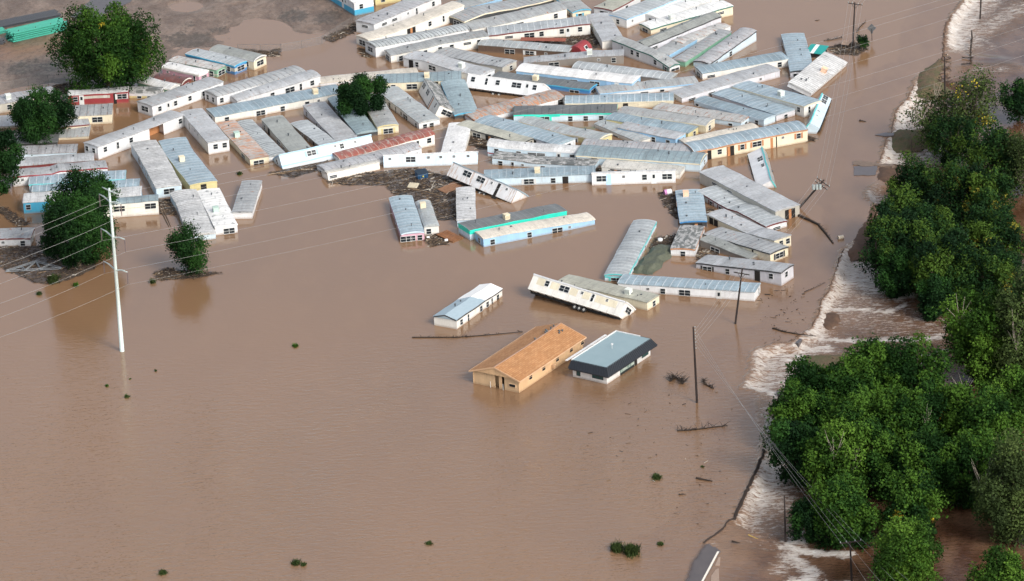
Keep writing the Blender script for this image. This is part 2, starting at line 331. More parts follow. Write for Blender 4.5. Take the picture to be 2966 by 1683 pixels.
a = t.noise(t.mapping(pos, (.25, .12, 1), rot=(0, 0, .35)), 1.0, 6, .65, .5); f = t.noise(t.mapping(pos, (1.2, .7, 1), rot=(0, 0, .3)), 1.0, 6, .75)
c = t.mix(t.ramp(a, .35, .65), (.125, .082, .056), (.235, .168, .125)); c = t.mix(t.math('MULTIPLY', ta.outputs['Fac'], .75), c, (.25, .13, .07))
c = t.mix(t.math('MULTIPLY', t.ramp(f, .46, .64), .5), c, (.085, .058, .042))
vt = t.ramp(t.math('SUBTRACT', t.math('ADD', t.math('MULTIPLY', va.outputs['Fac'], .55), t.math('MULTIPLY', t.math('ADD', f, a), 1.0)), 1.36), -.04, .2); c = t.mix(t.math('MULTIPLY', vt, .8), c, (.055, .042, .028))
tr = t.new('ShaderNodeTexWave'); tr.inputs['Scale'].default_value = .22; tr.inputs['Distortion'].default_value = 2.2; tr.inputs['Detail'].default_value = 3; t.link(t.mapping(pos, (.35, .8, 1), rot=(0, 0, .45)), tr.inputs[0])
c = t.mix(t.math('MULTIPLY', t.ramp(tr.outputs['Fac'], .75, .98), .28), c, (.13, .09, .07))
t.link(c, b.inputs['Base Color']); t.link(t.math('MULTIPLY_ADD', f, .5, .15), b.inputs['Roughness']); t.bump(t.math('ADD', a, t.math('MULTIPLY', f, .8)), .9, .25, b)
struct(grid_mesh('muddy_ground', xs2, ys2, Z, m, {'veg': veg, 'tan': tan}, keep=Z > -.12), 'bare muddy ground with tyre tracks and flattened weeds at the top left')
def sheet(name, tile, pts, z, mat, wob=0.0, sub=6, kind='structure', label=None, th=None, seed=1):
    """flat irregular sheet through picture points"""
    r = random.Random(seed); P = [at(px(tile, p), z) for p in pts]; out = []
    for i, p in enumerate(P):
        q = P[(i + 1) % len(P)]; n = max(1, int((q - p).length / .6)) if wob else 1
        for k in range(n): v = p.lerp(q, k / n); out.append(Vector((v.x + r.uniform(-wob, wob), v.y + r.uniform(-wob, wob) * 2, z)))
    mb = MB(); mb.poly(out)
    if th:
        for a_, b_ in zip(out, out[1:] + out[:1]): mb.quad(a_, b_, b_ - Vector((0, 0, th)), a_ - Vector((0, 0, th)))
    o = mb.build(name, mat)
    if kind: o['kind'] = kind
    if label: o['label'] = label
    return o
ASPH = plain('wet_asphalt', (.085, .075, .078), .35, 0, .25, 1.2)
CONC = plain('broken_concrete', (.30, .22, .17), .7, 0, .2, 2)
DIRT = plain('eroded_soil', (.085, .048, .030), .85, 0, .45, 1.5)
def mound(name, tile, pts, h, mat, label, cat='bank', slope=.35, seed=1):
    A = np.array([G2(px(tile, p)) for p in pts]); lo, hi = A.min(0), A.max(0); o = at(px(tile, pts[0])); x_ = np.arange(lo[0] - 1, hi[0] + 1, .35); y_ = np.arange(lo[1] - 1.5, hi[1] + 1.5, .5); X_, Y_ = np.meshgrid(x_, y_)
    d_, _, _ = seg_dist(X_, Y_, np.concatenate([A, A[:1]])); s_ = np.where(inside(X_, Y_, A), d_, -d_) + cheapnoise(X_, Y_, 2.5, seed) * .7
    Z_ = np.clip(s_ * slope, -1.4, h) + cheapnoise(X_, Y_, 1.6, seed + 5) * .13 + cheapnoise(X_, Y_, .8, seed + 9) * .05
    return tag(grid_mesh(name, x_, y_, Z_, mat, keep=s_ > -2.5), label, cat)
sheet('gravel_road', 'A', [(740, 175), (1010, -40), (1330, -160), (1480, -160), (1380, 20), (1120, 140), (960, 260)], .36, ASPH, .12, label='dark wet gravel road behind the big cottonwood')
m, nt, b = newmat('road_asphalt', (.08, .07, .072), .4); t = NT(nt); geo = t.new('ShaderNodeNewGeometry'); n = t.noise(t.mapping(geo.outputs['Position'], (.9, .5, 1)), 1.0, 5, .6); t.link(t.mix(n, (.055, .048, .05), (.12, .10, .095)), b.inputs['Base Color'])
a = t.new('ShaderNodeAttribute'); a.attribute_name = 'edge'; t.link(t.ramp(t.math('ADD', a.outputs['Fac'], t.math('MULTIPLY_ADD', n, .4, -.2)), .1, .65), b.inputs['Alpha'])
RP = np.array([G2(px('U', p)) for p in [(255, 1060), (345, 1090), (425, 1138), (248, 1460), (60, 1800), (-200, 1800), (60, 1460), (120, 1260)]]); LP = np.array([G2(px('U', p)) for p in [(250, 1030), (175, 1130), (90, 1260), (20, 1460), (-240, 1800)]])
X_, Y_ = np.meshgrid(np.arange(RP[:, 0].min() - 1, RP[:, 0].max() + 1, .25), np.arange(RP[:, 1].min() - 1, RP[:, 1].max() + 1, .5)); d1, _, _ = seg_dist(X_, Y_, np.concatenate([RP, RP[:1]])); s1 = np.where(inside(X_, Y_, RP), d1, -d1) + cheapnoise(X_, Y_, 1.5, 2) * .12; d2, _, _ = seg_dist(X_, Y_, LP)
struct(grid_mesh('road', X_[0], Y_[:, 0], np.full(X_.shape, .03), m, {'edge': np.clip(d2 / 2.0, 0, 1)}, keep=s1 > 0), 'dark asphalt road rising out of the water at the bottom')
mb = MB(); a_, b_ = at(px('U', (420, 1140)), .056), at(px('U', (100, 1740)), .056); dx = Vector((.16, 0, 0)); mb.quad(a_ - dx, a_ + dx, b_ + dx, b_ - dx)
struct(mb.build('road_marking', plain('white_line', (.72, .68, .60), .6)), 'white edge line of the road')
# mud face of the undercut road edge
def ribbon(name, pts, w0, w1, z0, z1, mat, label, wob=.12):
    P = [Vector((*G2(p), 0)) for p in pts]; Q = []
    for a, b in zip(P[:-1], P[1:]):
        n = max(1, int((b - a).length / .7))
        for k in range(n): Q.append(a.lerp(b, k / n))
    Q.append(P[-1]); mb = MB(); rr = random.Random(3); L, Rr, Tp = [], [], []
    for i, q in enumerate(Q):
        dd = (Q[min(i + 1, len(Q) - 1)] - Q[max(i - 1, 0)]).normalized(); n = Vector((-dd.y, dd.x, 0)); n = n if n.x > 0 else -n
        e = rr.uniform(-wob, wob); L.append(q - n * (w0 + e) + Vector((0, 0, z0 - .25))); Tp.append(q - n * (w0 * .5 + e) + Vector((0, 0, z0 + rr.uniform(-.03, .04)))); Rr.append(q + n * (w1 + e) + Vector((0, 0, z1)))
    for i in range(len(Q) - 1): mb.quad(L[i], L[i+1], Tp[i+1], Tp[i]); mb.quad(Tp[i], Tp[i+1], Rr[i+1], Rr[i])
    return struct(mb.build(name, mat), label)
ribbon('road_edge', [(2213,1302),(2217,1308),(2195,1362),(2157,1441),(2132,1500),(2128,1506)], .45, .9, .22, -.7, plain('shaded_edge_soil', (.028, .017, .012), .8, 0, .4), 'dark undercut edge of the drowned road')  # shadow on the undercut face painted as near-black soil colour
ribbon('road_edge', [(2128,1505),(2112,1507),(2106,1516),(2091,1537),(2070,1552),(2048,1566),(2040,1574)], .3, .5, .15, -.35, plain('shaded_edge_soil', (.028, .017, .012), .8, 0, .4), 'ragged broken pavement edge at the bottom')  # same painted shadow colour along the broken pavement
ribbon('road_edge', [(2760,46),(2745,79),(2740,123),(2742,160),(2715,205)], .8, .35, .10, -.4, DIRT, 'brown eroded shoulder above the upper cascade', .3)
ribbon('road_edge', [(2648,245),(2631,284),(2599,316),(2590,346),(2584,384),(2571,399),(2550,464)], .15, .25, .08, -.4, DIRT, 'thin brown road edge beside the middle cascade', .15)
ribbon('road_edge', [(2443,721),(2435,743),(2419,795),(2402,842),(2383,869),(2370,913),(2352,948)], .15, .3, .08, -.4, DIRT, 'thin brown road edge beside the lower rapids', .2)
# ---------------------------------------------------------------- trailers
GLASS = plain('window_glass', (.012, .017, .022), .4, 0, .2); GLASS.node_tree.nodes['Principled BSDF'].inputs['Specular IOR Level'].default_value = .2
FRAME = plain('window_frame', (.62, .64, .64), .5, .1)
DARK = plain('dark_opening', (.012, .01, .009), .9)
DARKMET = plain('chassis_steel', (.018, .016, .015), .8)
TYRE = plain('tyre_rubber', (.02, .02, .021), .8)
HUB = plain('wheel_hub', (.35, .35, .33), .5)
VENT = plain('vent_metal', (.07, .085, .095), .6, .1)
WOODR = plain('torn_timber', (.42, .19, .08), .8)
WC = {'W': (.74,.76,.78), 'C': (.74,.68,.52), 'B': (.045,.24,.55), 'S': (.32,.55,.78), 'V': (.60,.74,.84), 'G': (.22,.20,.18), 'Y': (.66,.58,.30),
      'P': (.66,.40,.50), 'T': (.12,.60,.62), 'K': (.105,.07,.052), 'R': (.30,.040,.048), 'L': (.62,.63,.68), 'N': (.52,.50,.44), 'A': (.07,.42,.65),
      'M': (.18,.035,.035), 'O': (.50,.24,.12), 'E': (.03,.16,.13), 'U': (.03,.75,.58), 'D': (.05,.055,.06), 'I': (.80,.79,.74), 'H': (.20,.42,.30), 'Z': (.78,.79,.80)}
def wm(c): return wallmat(WC[c], rust=.75 if c == 'Z' else 0.0)
RM = {
 'g': lambda: roofmat((.44,.46,.46), .35, rust=.06), 'gs': lambda: roofmat((.45,.49,.51), .55, (.75,.77,.77)), 'gd': lambda: roofmat((.44,.46,.47), .8, (.08,.085,.09), rust=.08),
 'b': lambda: roofmat((.30,.40,.46), .35, (.60,.66,.69)), 'bs': lambda: roofmat((.36,.47,.54), .6, (.66,.70,.72)), 'bd': lambda: roofmat((.32,.42,.46), .6, (.12,.14,.16)),
 'w': lambda: roofmat((.86,.86,.85), .12, dirt=.06), 'ww': lambda: roofmat((1.0,1.0,.99), 0, dirt=0), 'ws': lambda: roofmat((.76,.77,.77), .35, (.3,.3,.3), dirt=.2), 'c': lambda: roofmat((.76,.70,.60), .12, dirt=.15),
 'cl': lambda: roofmat((.72,.70,.64), .3, (.4,.38,.34), dirt=.25), 'd': lambda: roofmat((.16,.175,.18), .6, (.045,.05,.055), dirt=.4), 'k': lambda: roofmat((.17,.185,.19), .25, (.35,.37,.37), dirt=.2),
 'dr': lambda: roofmat((.50,.54,.55), 1.0, (.03,.035,.045), dirt=.35, step=.8), 'r': lambda: roofmat((.62,.62,.60), .5, (.12,.11,.1), rust=.35), 'rr': lambda: roofmat((.52,.50,.47), .5, (.16,.1,.08), rust=.7, rustcol=(.45,.19,.08)),
 'RR': lambda: roofmat((.42,.34,.30), .7, (.5,.42,.36), rust=1.15, rustcol=(.26,.055,.035)), 'rg': lambda: roofmat((.44,.48,.49), .35, (.7,.7,.7), rust=.1),
 'l': lambda: roofmat((.49,.51,.53), .15, dirt=.3, rust=.05), 'ld': lambda: roofmat((.48,.49,.51), .6, (.12,.12,.13), dirt=.4, rust=.1), 'p': lambda: roofmat((.42,.44,.44), .3, patch=.9),
 'pw': lambda: roofmat((.36,.39,.38), .3, patch=1.3), 'f': lambda: roofmat((.33,.35,.335), .2, (.42,.43,.4), dirt=.15), 'x': lambda: roofmat((.5,.5,.49), .3, patch=.4, patchcol=(.09,.1,.095), dirt=.5),
 't': lambda: roofmat((.50,.50,.42), .2, dirt=.2), 'wd': lambda: roofmat((.72,.73,.73), .8, (.16,.16,.16), dirt=.35, step=.7), 'm': lambda: roofmat((.20,.07,.06), .3, dirt=.3)}
COOL = {'c': plain('cooler_beige', (.70, .62, .45), .6), 'w': plain('cooler_white', (.66, .70, .66), .6), 'g': plain('cooler_green', (.42, .56, .50), .6), 'o': plain('cooler_peach', (.78, .52, .36), .6)}
def interp(st, s):
    for i in range(len(st) - 1):
        if s <= st[i+1][0] or i == len(st) - 2:
            a, b = st[i], st[i+1]; t = (s - a[0]) / max(1e-6, b[0] - a[0])
            return (a[1] + (b[1] - a[1]) * t, a[2] + (b[2] - a[2]) * t)
def wallbox(mb, st, s0, s1, dt, db, o0, o1, m=0, sg=1, far=None):   # box on the long wall, dt/db below the eave
    y0, z0 = interp(st, s0); y1, z1 = interp(st, s1)
    if far is not None: y0 += far; y1 += far; o0, o1 = -o1, -o0
    a, b = (o0 * sg, o1 * sg)
    mb.hexa([(s0, y0-b, z0-db), (s1, y1-b, z1-db), (s1, y1-a, z1-db), (s0, y0-a, z0-db), (s0, y0-b, z0-dt), (s1, y1-b, z1-dt), (s1, y1-a, z1-dt), (s0, y0-a, z0-dt)], m)
def endbox(mb, x, d, y0, y1, zt, zb, o0, o1, m=0):
    a, b = sorted((x + d * o0, x + d * o1)); c, e = sorted((y0, y1)); mb.box(a, c, zb, b, e, zt, m)
WIN = {'w': (.85, .95, .42), 'W': (1.9, 1.0, .42), 'n': (.55, 1.25, .35), 'm': (.55, .45, .45), 's': (.8, .95, .42), 'X': (1.7, .95, .42), 'H': (1.5, .55, .5)}
def window(parent, put, w, top, bot, fr=FRAME, n=1):
    """put(mb, a0, a1, dt, db, o0, o1, m) adds a box in wall coordinates"""
    mb = MB(); e = .045
    put(mb, -w/2, w/2, top, top + e, .0, .07, 0); put(mb, -w/2, w/2, bot - e, bot, .0, .07, 0)
    put(mb, -w/2, -w/2 + e, top + e, bot - e, .0, .07, 0); put(mb, w/2 - e, w/2, top + e, bot - e, .0, .07, 0)
    mid = (top + bot) / 2; put(mb, -w/2 + e, w/2 - e, mid - .02, mid + .02, .0, .06, 0)
    for k in range(1, n): put(mb, -w/2 + w*k/n - .03, -w/2 + w*k/n + .03, top + e, bot - e, .0, .065, 0)
    put(mb, -w/2 + e, w/2 - e, top + e, bot - e, .0, .035, 1)
    return mb.build('window', [fr, GLASS], parent)
def trailer_parts(root, st, L, W, sg, rf, wc, tc, rise, gable, spec, seed, zb=-.8, bands=(), cut=None):
    rnd = random.Random(seed)
    if isinstance(rf, str): rf = RM[rf]()
    wmat = wm(wc)
    # sag the eave a little, add stations
    n = max(4, int(L / 1.6)); S2 = []
    ss = sorted(set([L * i / n for i in range(n + 1)] + [q[0] for q in st]))
    for s in ss:
        y, z = interp(st, s); wv = .035 * math.sin(s * 1.1 + seed) + rnd.uniform(-.02, .02)
        S2.append((s, y + (0 if s in (0, L) else .03 * math.sin(s * .7 + seed * 2)), z + wv))
    st2 = S2
    A = 6
    def arch(k): t = 2 * k / A - 1; return rise * ((1 - abs(t)) if gable else (1 - t * t) ** .8)
    mb = MB()
    for a, b in zip(st2[:-1], st2[1:]):
        if cut and a[0] >= cut[0] and b[0] <= cut[1]: 
            mb.quad((a[0], a[1] + sg*W, zb), (b[0], b[1] + sg*W, zb), (b[0], b[1] + sg*W, b[2]), (a[0], a[1] + sg*W, a[2])); continue
        mb.quad((a[0], a[1], zb), (b[0], b[1], zb), (b[0], b[1], b[2]), (a[0], a[1], a[2]))
        mb.quad((a[0], a[1] + sg*W, zb), (b[0], b[1] + sg*W, zb), (b[0], b[1] + sg*W, b[2]), (a[0], a[1] + sg*W, a[2]))
    for e, a in ((0, st2[0]), (1, st2[-1])):
        top = [(a[0], a[1] + sg * W * k / A, a[2] + arch(k)) for k in range(A + 1)]
        mb.poly([(a[0], a[1] + sg*W, zb), (a[0], a[1], zb)] + top)
    if zb > -.5: mb.quad((0, 0, zb), (L, 0, zb), (L, sg*W, zb), (0, sg*W, zb))
    if cut:
        ya, za = interp(st, cut[0]); yb, zbb = interp(st, cut[1])
        mb.quad((cut[0], ya + sg*W*.5, zb), (cut[1], yb + sg*W*.5, zb), (cut[1], yb + sg*W*.5, zbb), (cut[0], ya + sg*W*.5, za), 1)
        for q, yq, zq in ((cut[0], ya, za), (cut[1], yb, zbb)): mb.quad((q, yq, zb), (q, yq + sg*W*.5, zb), (q, yq + sg*W*.5, zq), (q, yq, zq), 0)
    mb.build('wall', [wmat, WOODR], root)
    # roof
    ov, th = .09, .13; mb = MB(); rows = []
    R3 = [(st2[0][0] - .1, st2[0][1], st2[0][2])] + st2[1:-1] + [(st2[-1][0] + .1, st2[-1][1], st2[-1][2])]
    for (x, y, z) in R3:
        b = len(mb.v)
        mb.v.append((x, y - sg*ov, z - th + .03))
        for k in range(A + 1): mb.v.append((x, y - sg*ov + sg*(W + 2*ov)*k/A, z + .03 + arch(k)))
        mb.v.append((x, y + sg*(W + ov), z - th + .03)); rows.append(b)
    for a, b in zip(rows[:-1], rows[1:]):
        for k in range(A + 2): mb.f.append((a+k, b+k, b+k+1, a+k+1)); mb.m.append(0)
    for b in (rows[0], rows[-1]): mb.f.append(tuple(range(b, b + A + 3))); mb.m.append(0)
    mb.build('roof', rf, root)
    if tc:
        tm = wm(tc); mb = MB(); d = .2
        for a, b in zip(st2[:-1], st2[1:]): mb.hexa([(a[0], a[1]-sg*(ov+.02), a[2]-d), (b[0], b[1]-sg*(ov+.02), b[2]-d), (b[0], b[1]-sg*.02, b[2]-d), (a[0], a[1]-sg*.02, a[2]-d),
                    (a[0], a[1]-sg*(ov+.02), a[2]+.02), (b[0], b[1]-sg*(ov+.02), b[2]+.02), (b[0], b[1]-sg*.02, b[2]+.02), (a[0], a[1]-sg*.02, a[2]+.02)])
        for x, dd, a in ((-.02, -1, st2[0]), (L + .02, 1, st2[-1])):
            for k in range(A):
                y0, y1 = a[1] + sg*W*k/A, a[1] + sg*W*(k+1)/A; z0, z1 = a[2] + arch(k), a[2] + arch(k+1)
                mb.hexa([(x, y0, z0-d), (x+dd*.1, y0, z0-d), (x+dd*.1, y1, z1-d), (x, y1, z1-d), (x, y0, z0+.01), (x+dd*.1, y0, z0+.01), (x+dd*.1, y1, z1+.01), (x, y1, z1+.01)])
        mb.build('fascia', tm, root)
    for bc, dt, db, f0, f1 in bands:
        mb = MB(); bs = [s for s in [q[0] for q in st2] if f0 * L < s < f1 * L]; bs = [f0 * L] + bs + [f1 * L]
        for s0, s1 in zip(bs[:-1], bs[1:]): wallbox(mb, st2, s0, s1, dt, db, -.01, .018, 0, sg)
        if f0 == 0 and f1 == 1:
            for xx, dd, a in ((0, -1, st2[0]), (L, 1, st2[-1])): endbox(mb, xx, dd, a[1] - sg * .018, a[1] + sg * W, a[2] - dt, a[2] - db, -.01, .018)
        mb.build('colour_band', wm(bc), root)
    shut = wm(tc) if tc else FRAME
    def openings(tok, put, length, frm=FRAME):
        c = tok[0]; s = float(tok[1:]) * length
        P2 = lambda mb, a0, a1, dt, db, o0, o1, m=0: put(mb, s + a0, s + a1, dt, db, o0, o1, m)
        if c in WIN:
            ww, hh, tt = WIN[c]; window(root, P2, ww, tt, tt + hh, frm, 2 if c in 'WX' else 1)
            if c in 'sX':
                for q in (-1, 1):
                    mb = MB(); x0 = q * (ww/2 + .05); x1 = q * (ww/2 + .38); P2(mb, min(x0, x1), max(x0, x1), tt - .03, tt + hh + .03, 0, .05); mb.build('shutter', shut, root)
        elif c == 'd':
            mb = MB(); P2(mb, -.42, .42, .22, 2.25, 0, .05, 0); P2(mb, -.2, .2, .5, 1.1, .0, .07, 1); o = mb.build('door', [FRAME, GLASS], root)
        elif c == 'o':
            mb = MB(); P2(mb, -.5, .5, .25, 3.2, 0, .02, 0); mb.build('doorway', DARK, root)
        elif c == 'O':
            mb = MB(); P2(mb, -1.0, 1.0, .3, 3.2, 0, .02, 0); P2(mb, -.25, .25, .35, 3.2, .0, .03, 1); mb.build('torn_opening', [DARK, WOODR], root)
        elif c == 'D':
            mb = MB(); P2(mb, -.42, .42, .22, 2.25, 0, .05, 0); o = mb.build('door', plain('door_blue', (.35, .55, .8), .5), root)
    for tok in spec[0].split():
        openings(tok, lambda mb, a0, a1, dt, db, o0, o1, m=0: wallbox(mb, st, max(0, a0), min(L, a1), dt, db, o0, o1, m, sg), L)
    for e, txt in ((0, spec[1]), (1, spec[2])):
        xx, dd, zz, yy = (0, -1, st[0][2], st[0][1]) if e == 0 else (L, 1, st[-1][2], st[-1][1])
        for tok in txt.split():
            openings(tok, lambda mb, a0, a1, dt, db, o0, o1, m=0: endbox(mb, xx, dd, yy + sg*a0, yy + sg*a1, zz - dt, zz - db, o0, o1, m), W)
    for tok in spec[3].split():        # things fixed to the roof
        c = tok[0]
        if c in COOL:
            f = float(tok[1:]); y, z = interp(st, f * L); y += sg * W * .35; zt = z + rise * .8; h = .45
            mb = MB(); mb.box(f*L - h, y - h, zt - .1, f*L + h, y + h, zt + .85)
            for k in range(5):
                for q in (-1, 1): yy = y + q * (h + .015); mb.box(f*L - h + .1 + k*.16, min(yy, yy - q*.01), zt + .15, f*L - h + .19 + k*.16, max(yy, yy + q*.02), zt + .7)
            mb.box(f*L - h - .04, y - h - .04, zt + .8, f*L + h + .04, y + h + .04, zt + .9)
            mb.build('cooler', COOL[c], root)
    for k in range(1 + rnd.randrange(3)):
        s = rnd.uniform(.1, .9) * L; y, z = interp(st, s); fr = rnd.uniform(.25, .75); yy = y + sg * W * fr
        zt = z + arch(fr * A) + .02; r = rnd.choice((.08, .11, .15)); hh = rnd.choice((.08, .15, .35))
        mb = MB(); mb.tube([(s, yy, zt - .1), (s, yy, zt + hh)], [r*.7, r*.7], 8); mb.tube([(s, yy, zt + hh), (s, yy, zt + hh + .09)], [r*1.3, r*1.1], 8)
        mb.build('vent_pipe', VENT, root)
def chassis(root, L, W, sg, z, wheels):
    mb = MB()
    for y in (.25, .75): mb.box(.2, sg*W*y - .08, z - .35, L - .2, sg*W*y + .08, z - .02)
    for k in range(int(L / 1.5)): mb.box(.4 + k*1.5, min(0, sg*W) + .05, z - .15, .5 + k*1.5, max(0, sg*W) - .05, z - .03)
    mb.build('chassis', DARKMET, root)
    for f in wheels:
        for yy in (.12, .88):
            c = Vector((f * L, sg * W * yy, z - .5)); mb = MB(); mb.tube([c - Vector((0, .12, 0)), c + Vector((0, .12, 0))], .38, 14)
            o = mb.build('wheel', TYRE, root); mb = MB(); mb.tube([c - Vector((0, .14, 0)), c + Vector((0, .14, 0))], .19, 10); mb.build('hub', HUB, o)
BANDS = {'d0': [('A', 1.35, 3.3, 0, 1)], 'a2': [('N', .45, .95, .2, .7)], 'a13': [('N', .5, 1.15, 0, 1)], 'a11': [('I', .12, .4, 0, 1)], 'l2': [('U', .2, .75, 0, 1)], 'j1': [('R', 1.35, 1.55, 0, 1)], 'b14': [('C', .9, 1.0, 0, 1)],
 'k11': [('C', .35, 1.5, .06, .15), ('C', .35, 1.5, .21, .3), ('C', .35, 1.5, .42, .5), ('C', .35, 1.5, .56, .64), ('C', .35, 1.5, .7, .93)], 'd37': [('U', .2, .5, .1, .45)], 'a8': [('W', .1, .45, 0, 1)], 'k12': [('T', .25, .5, 0, 1)], 'd62': [('S', 1.9, 2.2, 0, 1)], 'a12': [('N', .9, 1.1, 0, 1)]}
GROUP_T = 'mobile homes piled together by the flood'
def trailer(idt, tile, poly, F, end, h, roof, wall, trim='', near='', e0='', e1='', top='', rise=.14, mode='v', label='', cat='mobile home', gable=False, cut=None, name='mobile_home', group=GROUP_T, wmin=2.4, wmax=5.4):
    sc = TL[tile][2]; P = [px(tile, p) for p in poly]; Fp = px(tile, F)
    h0, hn = (h if isinstance(h, tuple) else (h, h)); h0 *= sc; hn *= sc
    G0 = lift(P[0], h0); Gn = lift(P[-1], hn)
    ex = Vector((Gn.x - G0.x, Gn.y - G0.y, 0)); L = ex.length; ex.normalize(); ey = Vector((-ex.y, ex.x, 0))
    Q = G0 if end == 0 else Gn; Fg = at(Fp, Q.z); wv = (Fg - Q).dot(ey); sg = 1 if wv > 0 else -1; W = min(wmax, max(wmin, abs(wv)))
    st = [(0.0, 0.0, G0.z)]
    for i, p in enumerate(P[1:-1]):
        if mode == 'v':
            q = at_plane(p, Vector((G0.x, G0.y, 0)), ey); s = (q - G0).dot(ex); st.append((s, 0.0, max(.15, q.z)))
        else:
            f = (p[0] - P[0][0]) / (P[-1][0] - P[0][0]); q = lift(p, h0 + (hn - h0) * f); d = q - G0; st.append((d.dot(ex), d.dot(ey), q.z))
    st.append((L, 0.0, Gn.z)); st.sort()
    root = empty(name, (G0.x, G0.y, 0), math.atan2(ex.y, ex.x)); tag(root, label, cat, group)
    trailer_parts(root, st, L, W, sg, roof, wall, trim, rise, gable, (near, e0, e1, top), hash_(idt), bands=BANDS.get(idt, ()), cut=None if not cut else (cut[0]*L, cut[1]*L))
    return root
def hash_(s): return sum((i + 1) * ord(c) * 7 for i, c in enumerate(s)) % 9973
def rolled(idt, tile, B0, Bn, z0, zn, W, Hh, roll, roof, wall, trim='', near='', e0='', e1='', top='', label='', wheels=(), rise=.12, group='mobile homes rolled on their side', name='mobile_home', side=1):
    """B0, Bn: picture points of the lower long edge of the wall that faces the camera, at heights z0, zn"""
    A0, An = at(px(tile, B0), z0), at(px(tile, Bn), zn)
    ex = (An - A0); L = ex.length; ex.normalize(); yv = Vector((-ex.y, ex.x, 0)).normalized()
    if yv.y < 0: yv = -yv
    yv *= side
    up = ex.cross(yv); 
    if up.z < 0: up = -up
    sg = 1 if (up.cross(ex)).dot(yv) > 0 else -1
    c, s = math.cos(R(roll)), math.sin(R(roll))
    up2 = up * c + yv * s; y2 = yv * c - up * s
    M = Matrix((ex, y2 * sg, up2)).transposed().to_4x4(); M.translation = A0
    root = empty(name, (0, 0, 0)); root.matrix_world = M; tag(root, label, 'mobile home', group)
    st = [(0.0, 0.0, Hh), (L, 0.0, Hh)]
    trailer_parts(root, st, L, W, sg, roof, wall, trim, rise, False, (near, e0, e1, top), hash_(idt), zb=0.0, bands=BANDS.get(idt, ()))
    chassis(root, L, W, sg, 0.0, wheels)
    return root
T = trailer
# far left
T('a1','A',[(-420,1165),(612,992)],(545,912),1,(105,95),'ld','N','', 'd.6 w.5 w.2','','','w.52',label='grey metal roofed cream home behind the round dark tree at the far left')
T('a0','A',[(-200,1345),(330,1310)],(300,1195),1,25,'l','N','','','','','',label='low lilac grey roof sunk in water, half behind the round dark tree at far left')
T('a2','A',[(722,1003),(1000,985),(1350,962)],(1345,925),1,(112,125),'ws','R','', 'w.12 d.22 m.62 o.76 X.9','','','',label='red and white striped home with white roof directly under the big cottonwood')
T('a3','A',[(700,1228),(1180,1200)],(1140,1093),1,100,'gd','C','', 'W.68','','','',label='cream home with arched grey ribbed roof just in front of the red striped home')
T('a4','A',[(620,1345),(945,1308)],(925,1215),1,60,'l','C','M', '','','','',label='small lilac grey roof with maroon edge beside the round dark tree')
T('a5','A',[(560,1450),(934,1432)],(930,1325),1,30,'g','C','', '','','','',label='corrugated grey shed roof sunk low below the small maroon edged roof',name='shed',cat='shed',group=None)
T('a8','A',[(1350,985),(1690,990)],(1725,925),1,50,'x','Y','W','w.35 W.75','','','',rise=.5,label='yellow and white rounded camper partly under the big cottonwood',name='camper',cat='camper',group='old campers by the cottonwood',wmin=2)
T('a9','A',[(1450,860),(1790,945)],(1850,890),1,50,'ws','H','I','','','w.5','',rise=.5,label='cream and olive rounded camper between the yellow and the maroon campers',name='camper',cat='camper',group='old campers by the cottonwood',wmin=2)
T('a10','A',[(1600,838),(1915,882)],(1990,818),1,45,'m','M','I','','','H.5','',rise=.4,label='maroon roofed camper with white rounded nose beside the pink home',name='camper',cat='camper',group='old campers by the cottonwood',wmin=2)
T('a11','A',[(1712,708),(2097,790)],(2183,738),1,75,'w','P','I','m.15 n.88','','H.5','',rise=.35,label='pink home with bright white rounded roof beside the big cottonwood',wmin=2.6)
T('a12','C',[(-127,752),(460,865)],(570,805),1,95,'r','H','','W.85','','W.5','',label='green home with rust stained white roof between the pink and the blue homes',wmin=2.8)
T('a13','C',[(78,665),(682,815)],(785,740),1,115,'gs','B','A','w.88','','W.5','',label='blue striped home with ribbed silver roof at the top left cluster')
T('a14','C',[(375,628),(920,752)],(1022,672),1,120,'f','C','W','w.85','','W.5','',rise=.45,label='cream home with grey roof and tilted white end nearest the wire fence')
T('a15','A',[(1608,1122),(2357,864)],(1435,1075),0,(113,100),'l','W','','s.1 d.22 s.32 s.52 s.72 X.88','W.5','','',label='white home with peach shutters and grey roof left of the double home')
T('a17','C',[(465,1198),(1560,885)],(300,1130),0,112,'gd','W','','w.05','w.3 w.75','','',rise=.28,label='rear half of the white double home with grey arched roofs',wmax=4.6)
T('a16','C',[(715,1250),(1745,938)],(555,1185),0,(60,125),'l','W','','m.02 w.42 W.63 n.76 w.9','','','',rise=.3,label='front half of the white double home, its sheet roof peeled at the low end',wmax=4.4)
T('a18','C',[(440,1448),(2040,1140)],(325,1330),0,(82,100),'b','I','','w.09 X.35 w.52 w.71 m.8','W.5','','c.8',label='long white home with pale blue roof and beige cooler, left of the dark elm',wmax=4.6)
T('a19','D',[(-393,1030),(820,910)],(805,835),1,40,'c','W','','','','','',label='flat cream roofed home sunk behind the dark elm among the homes')
T('a20','D',[(300,1030),(1345,985)],(1325,880),1,115,'bd','C','','w.2 W.42 o.7','','','c.6',label='cream home with blue grey roof and cooler right of the dark elm')
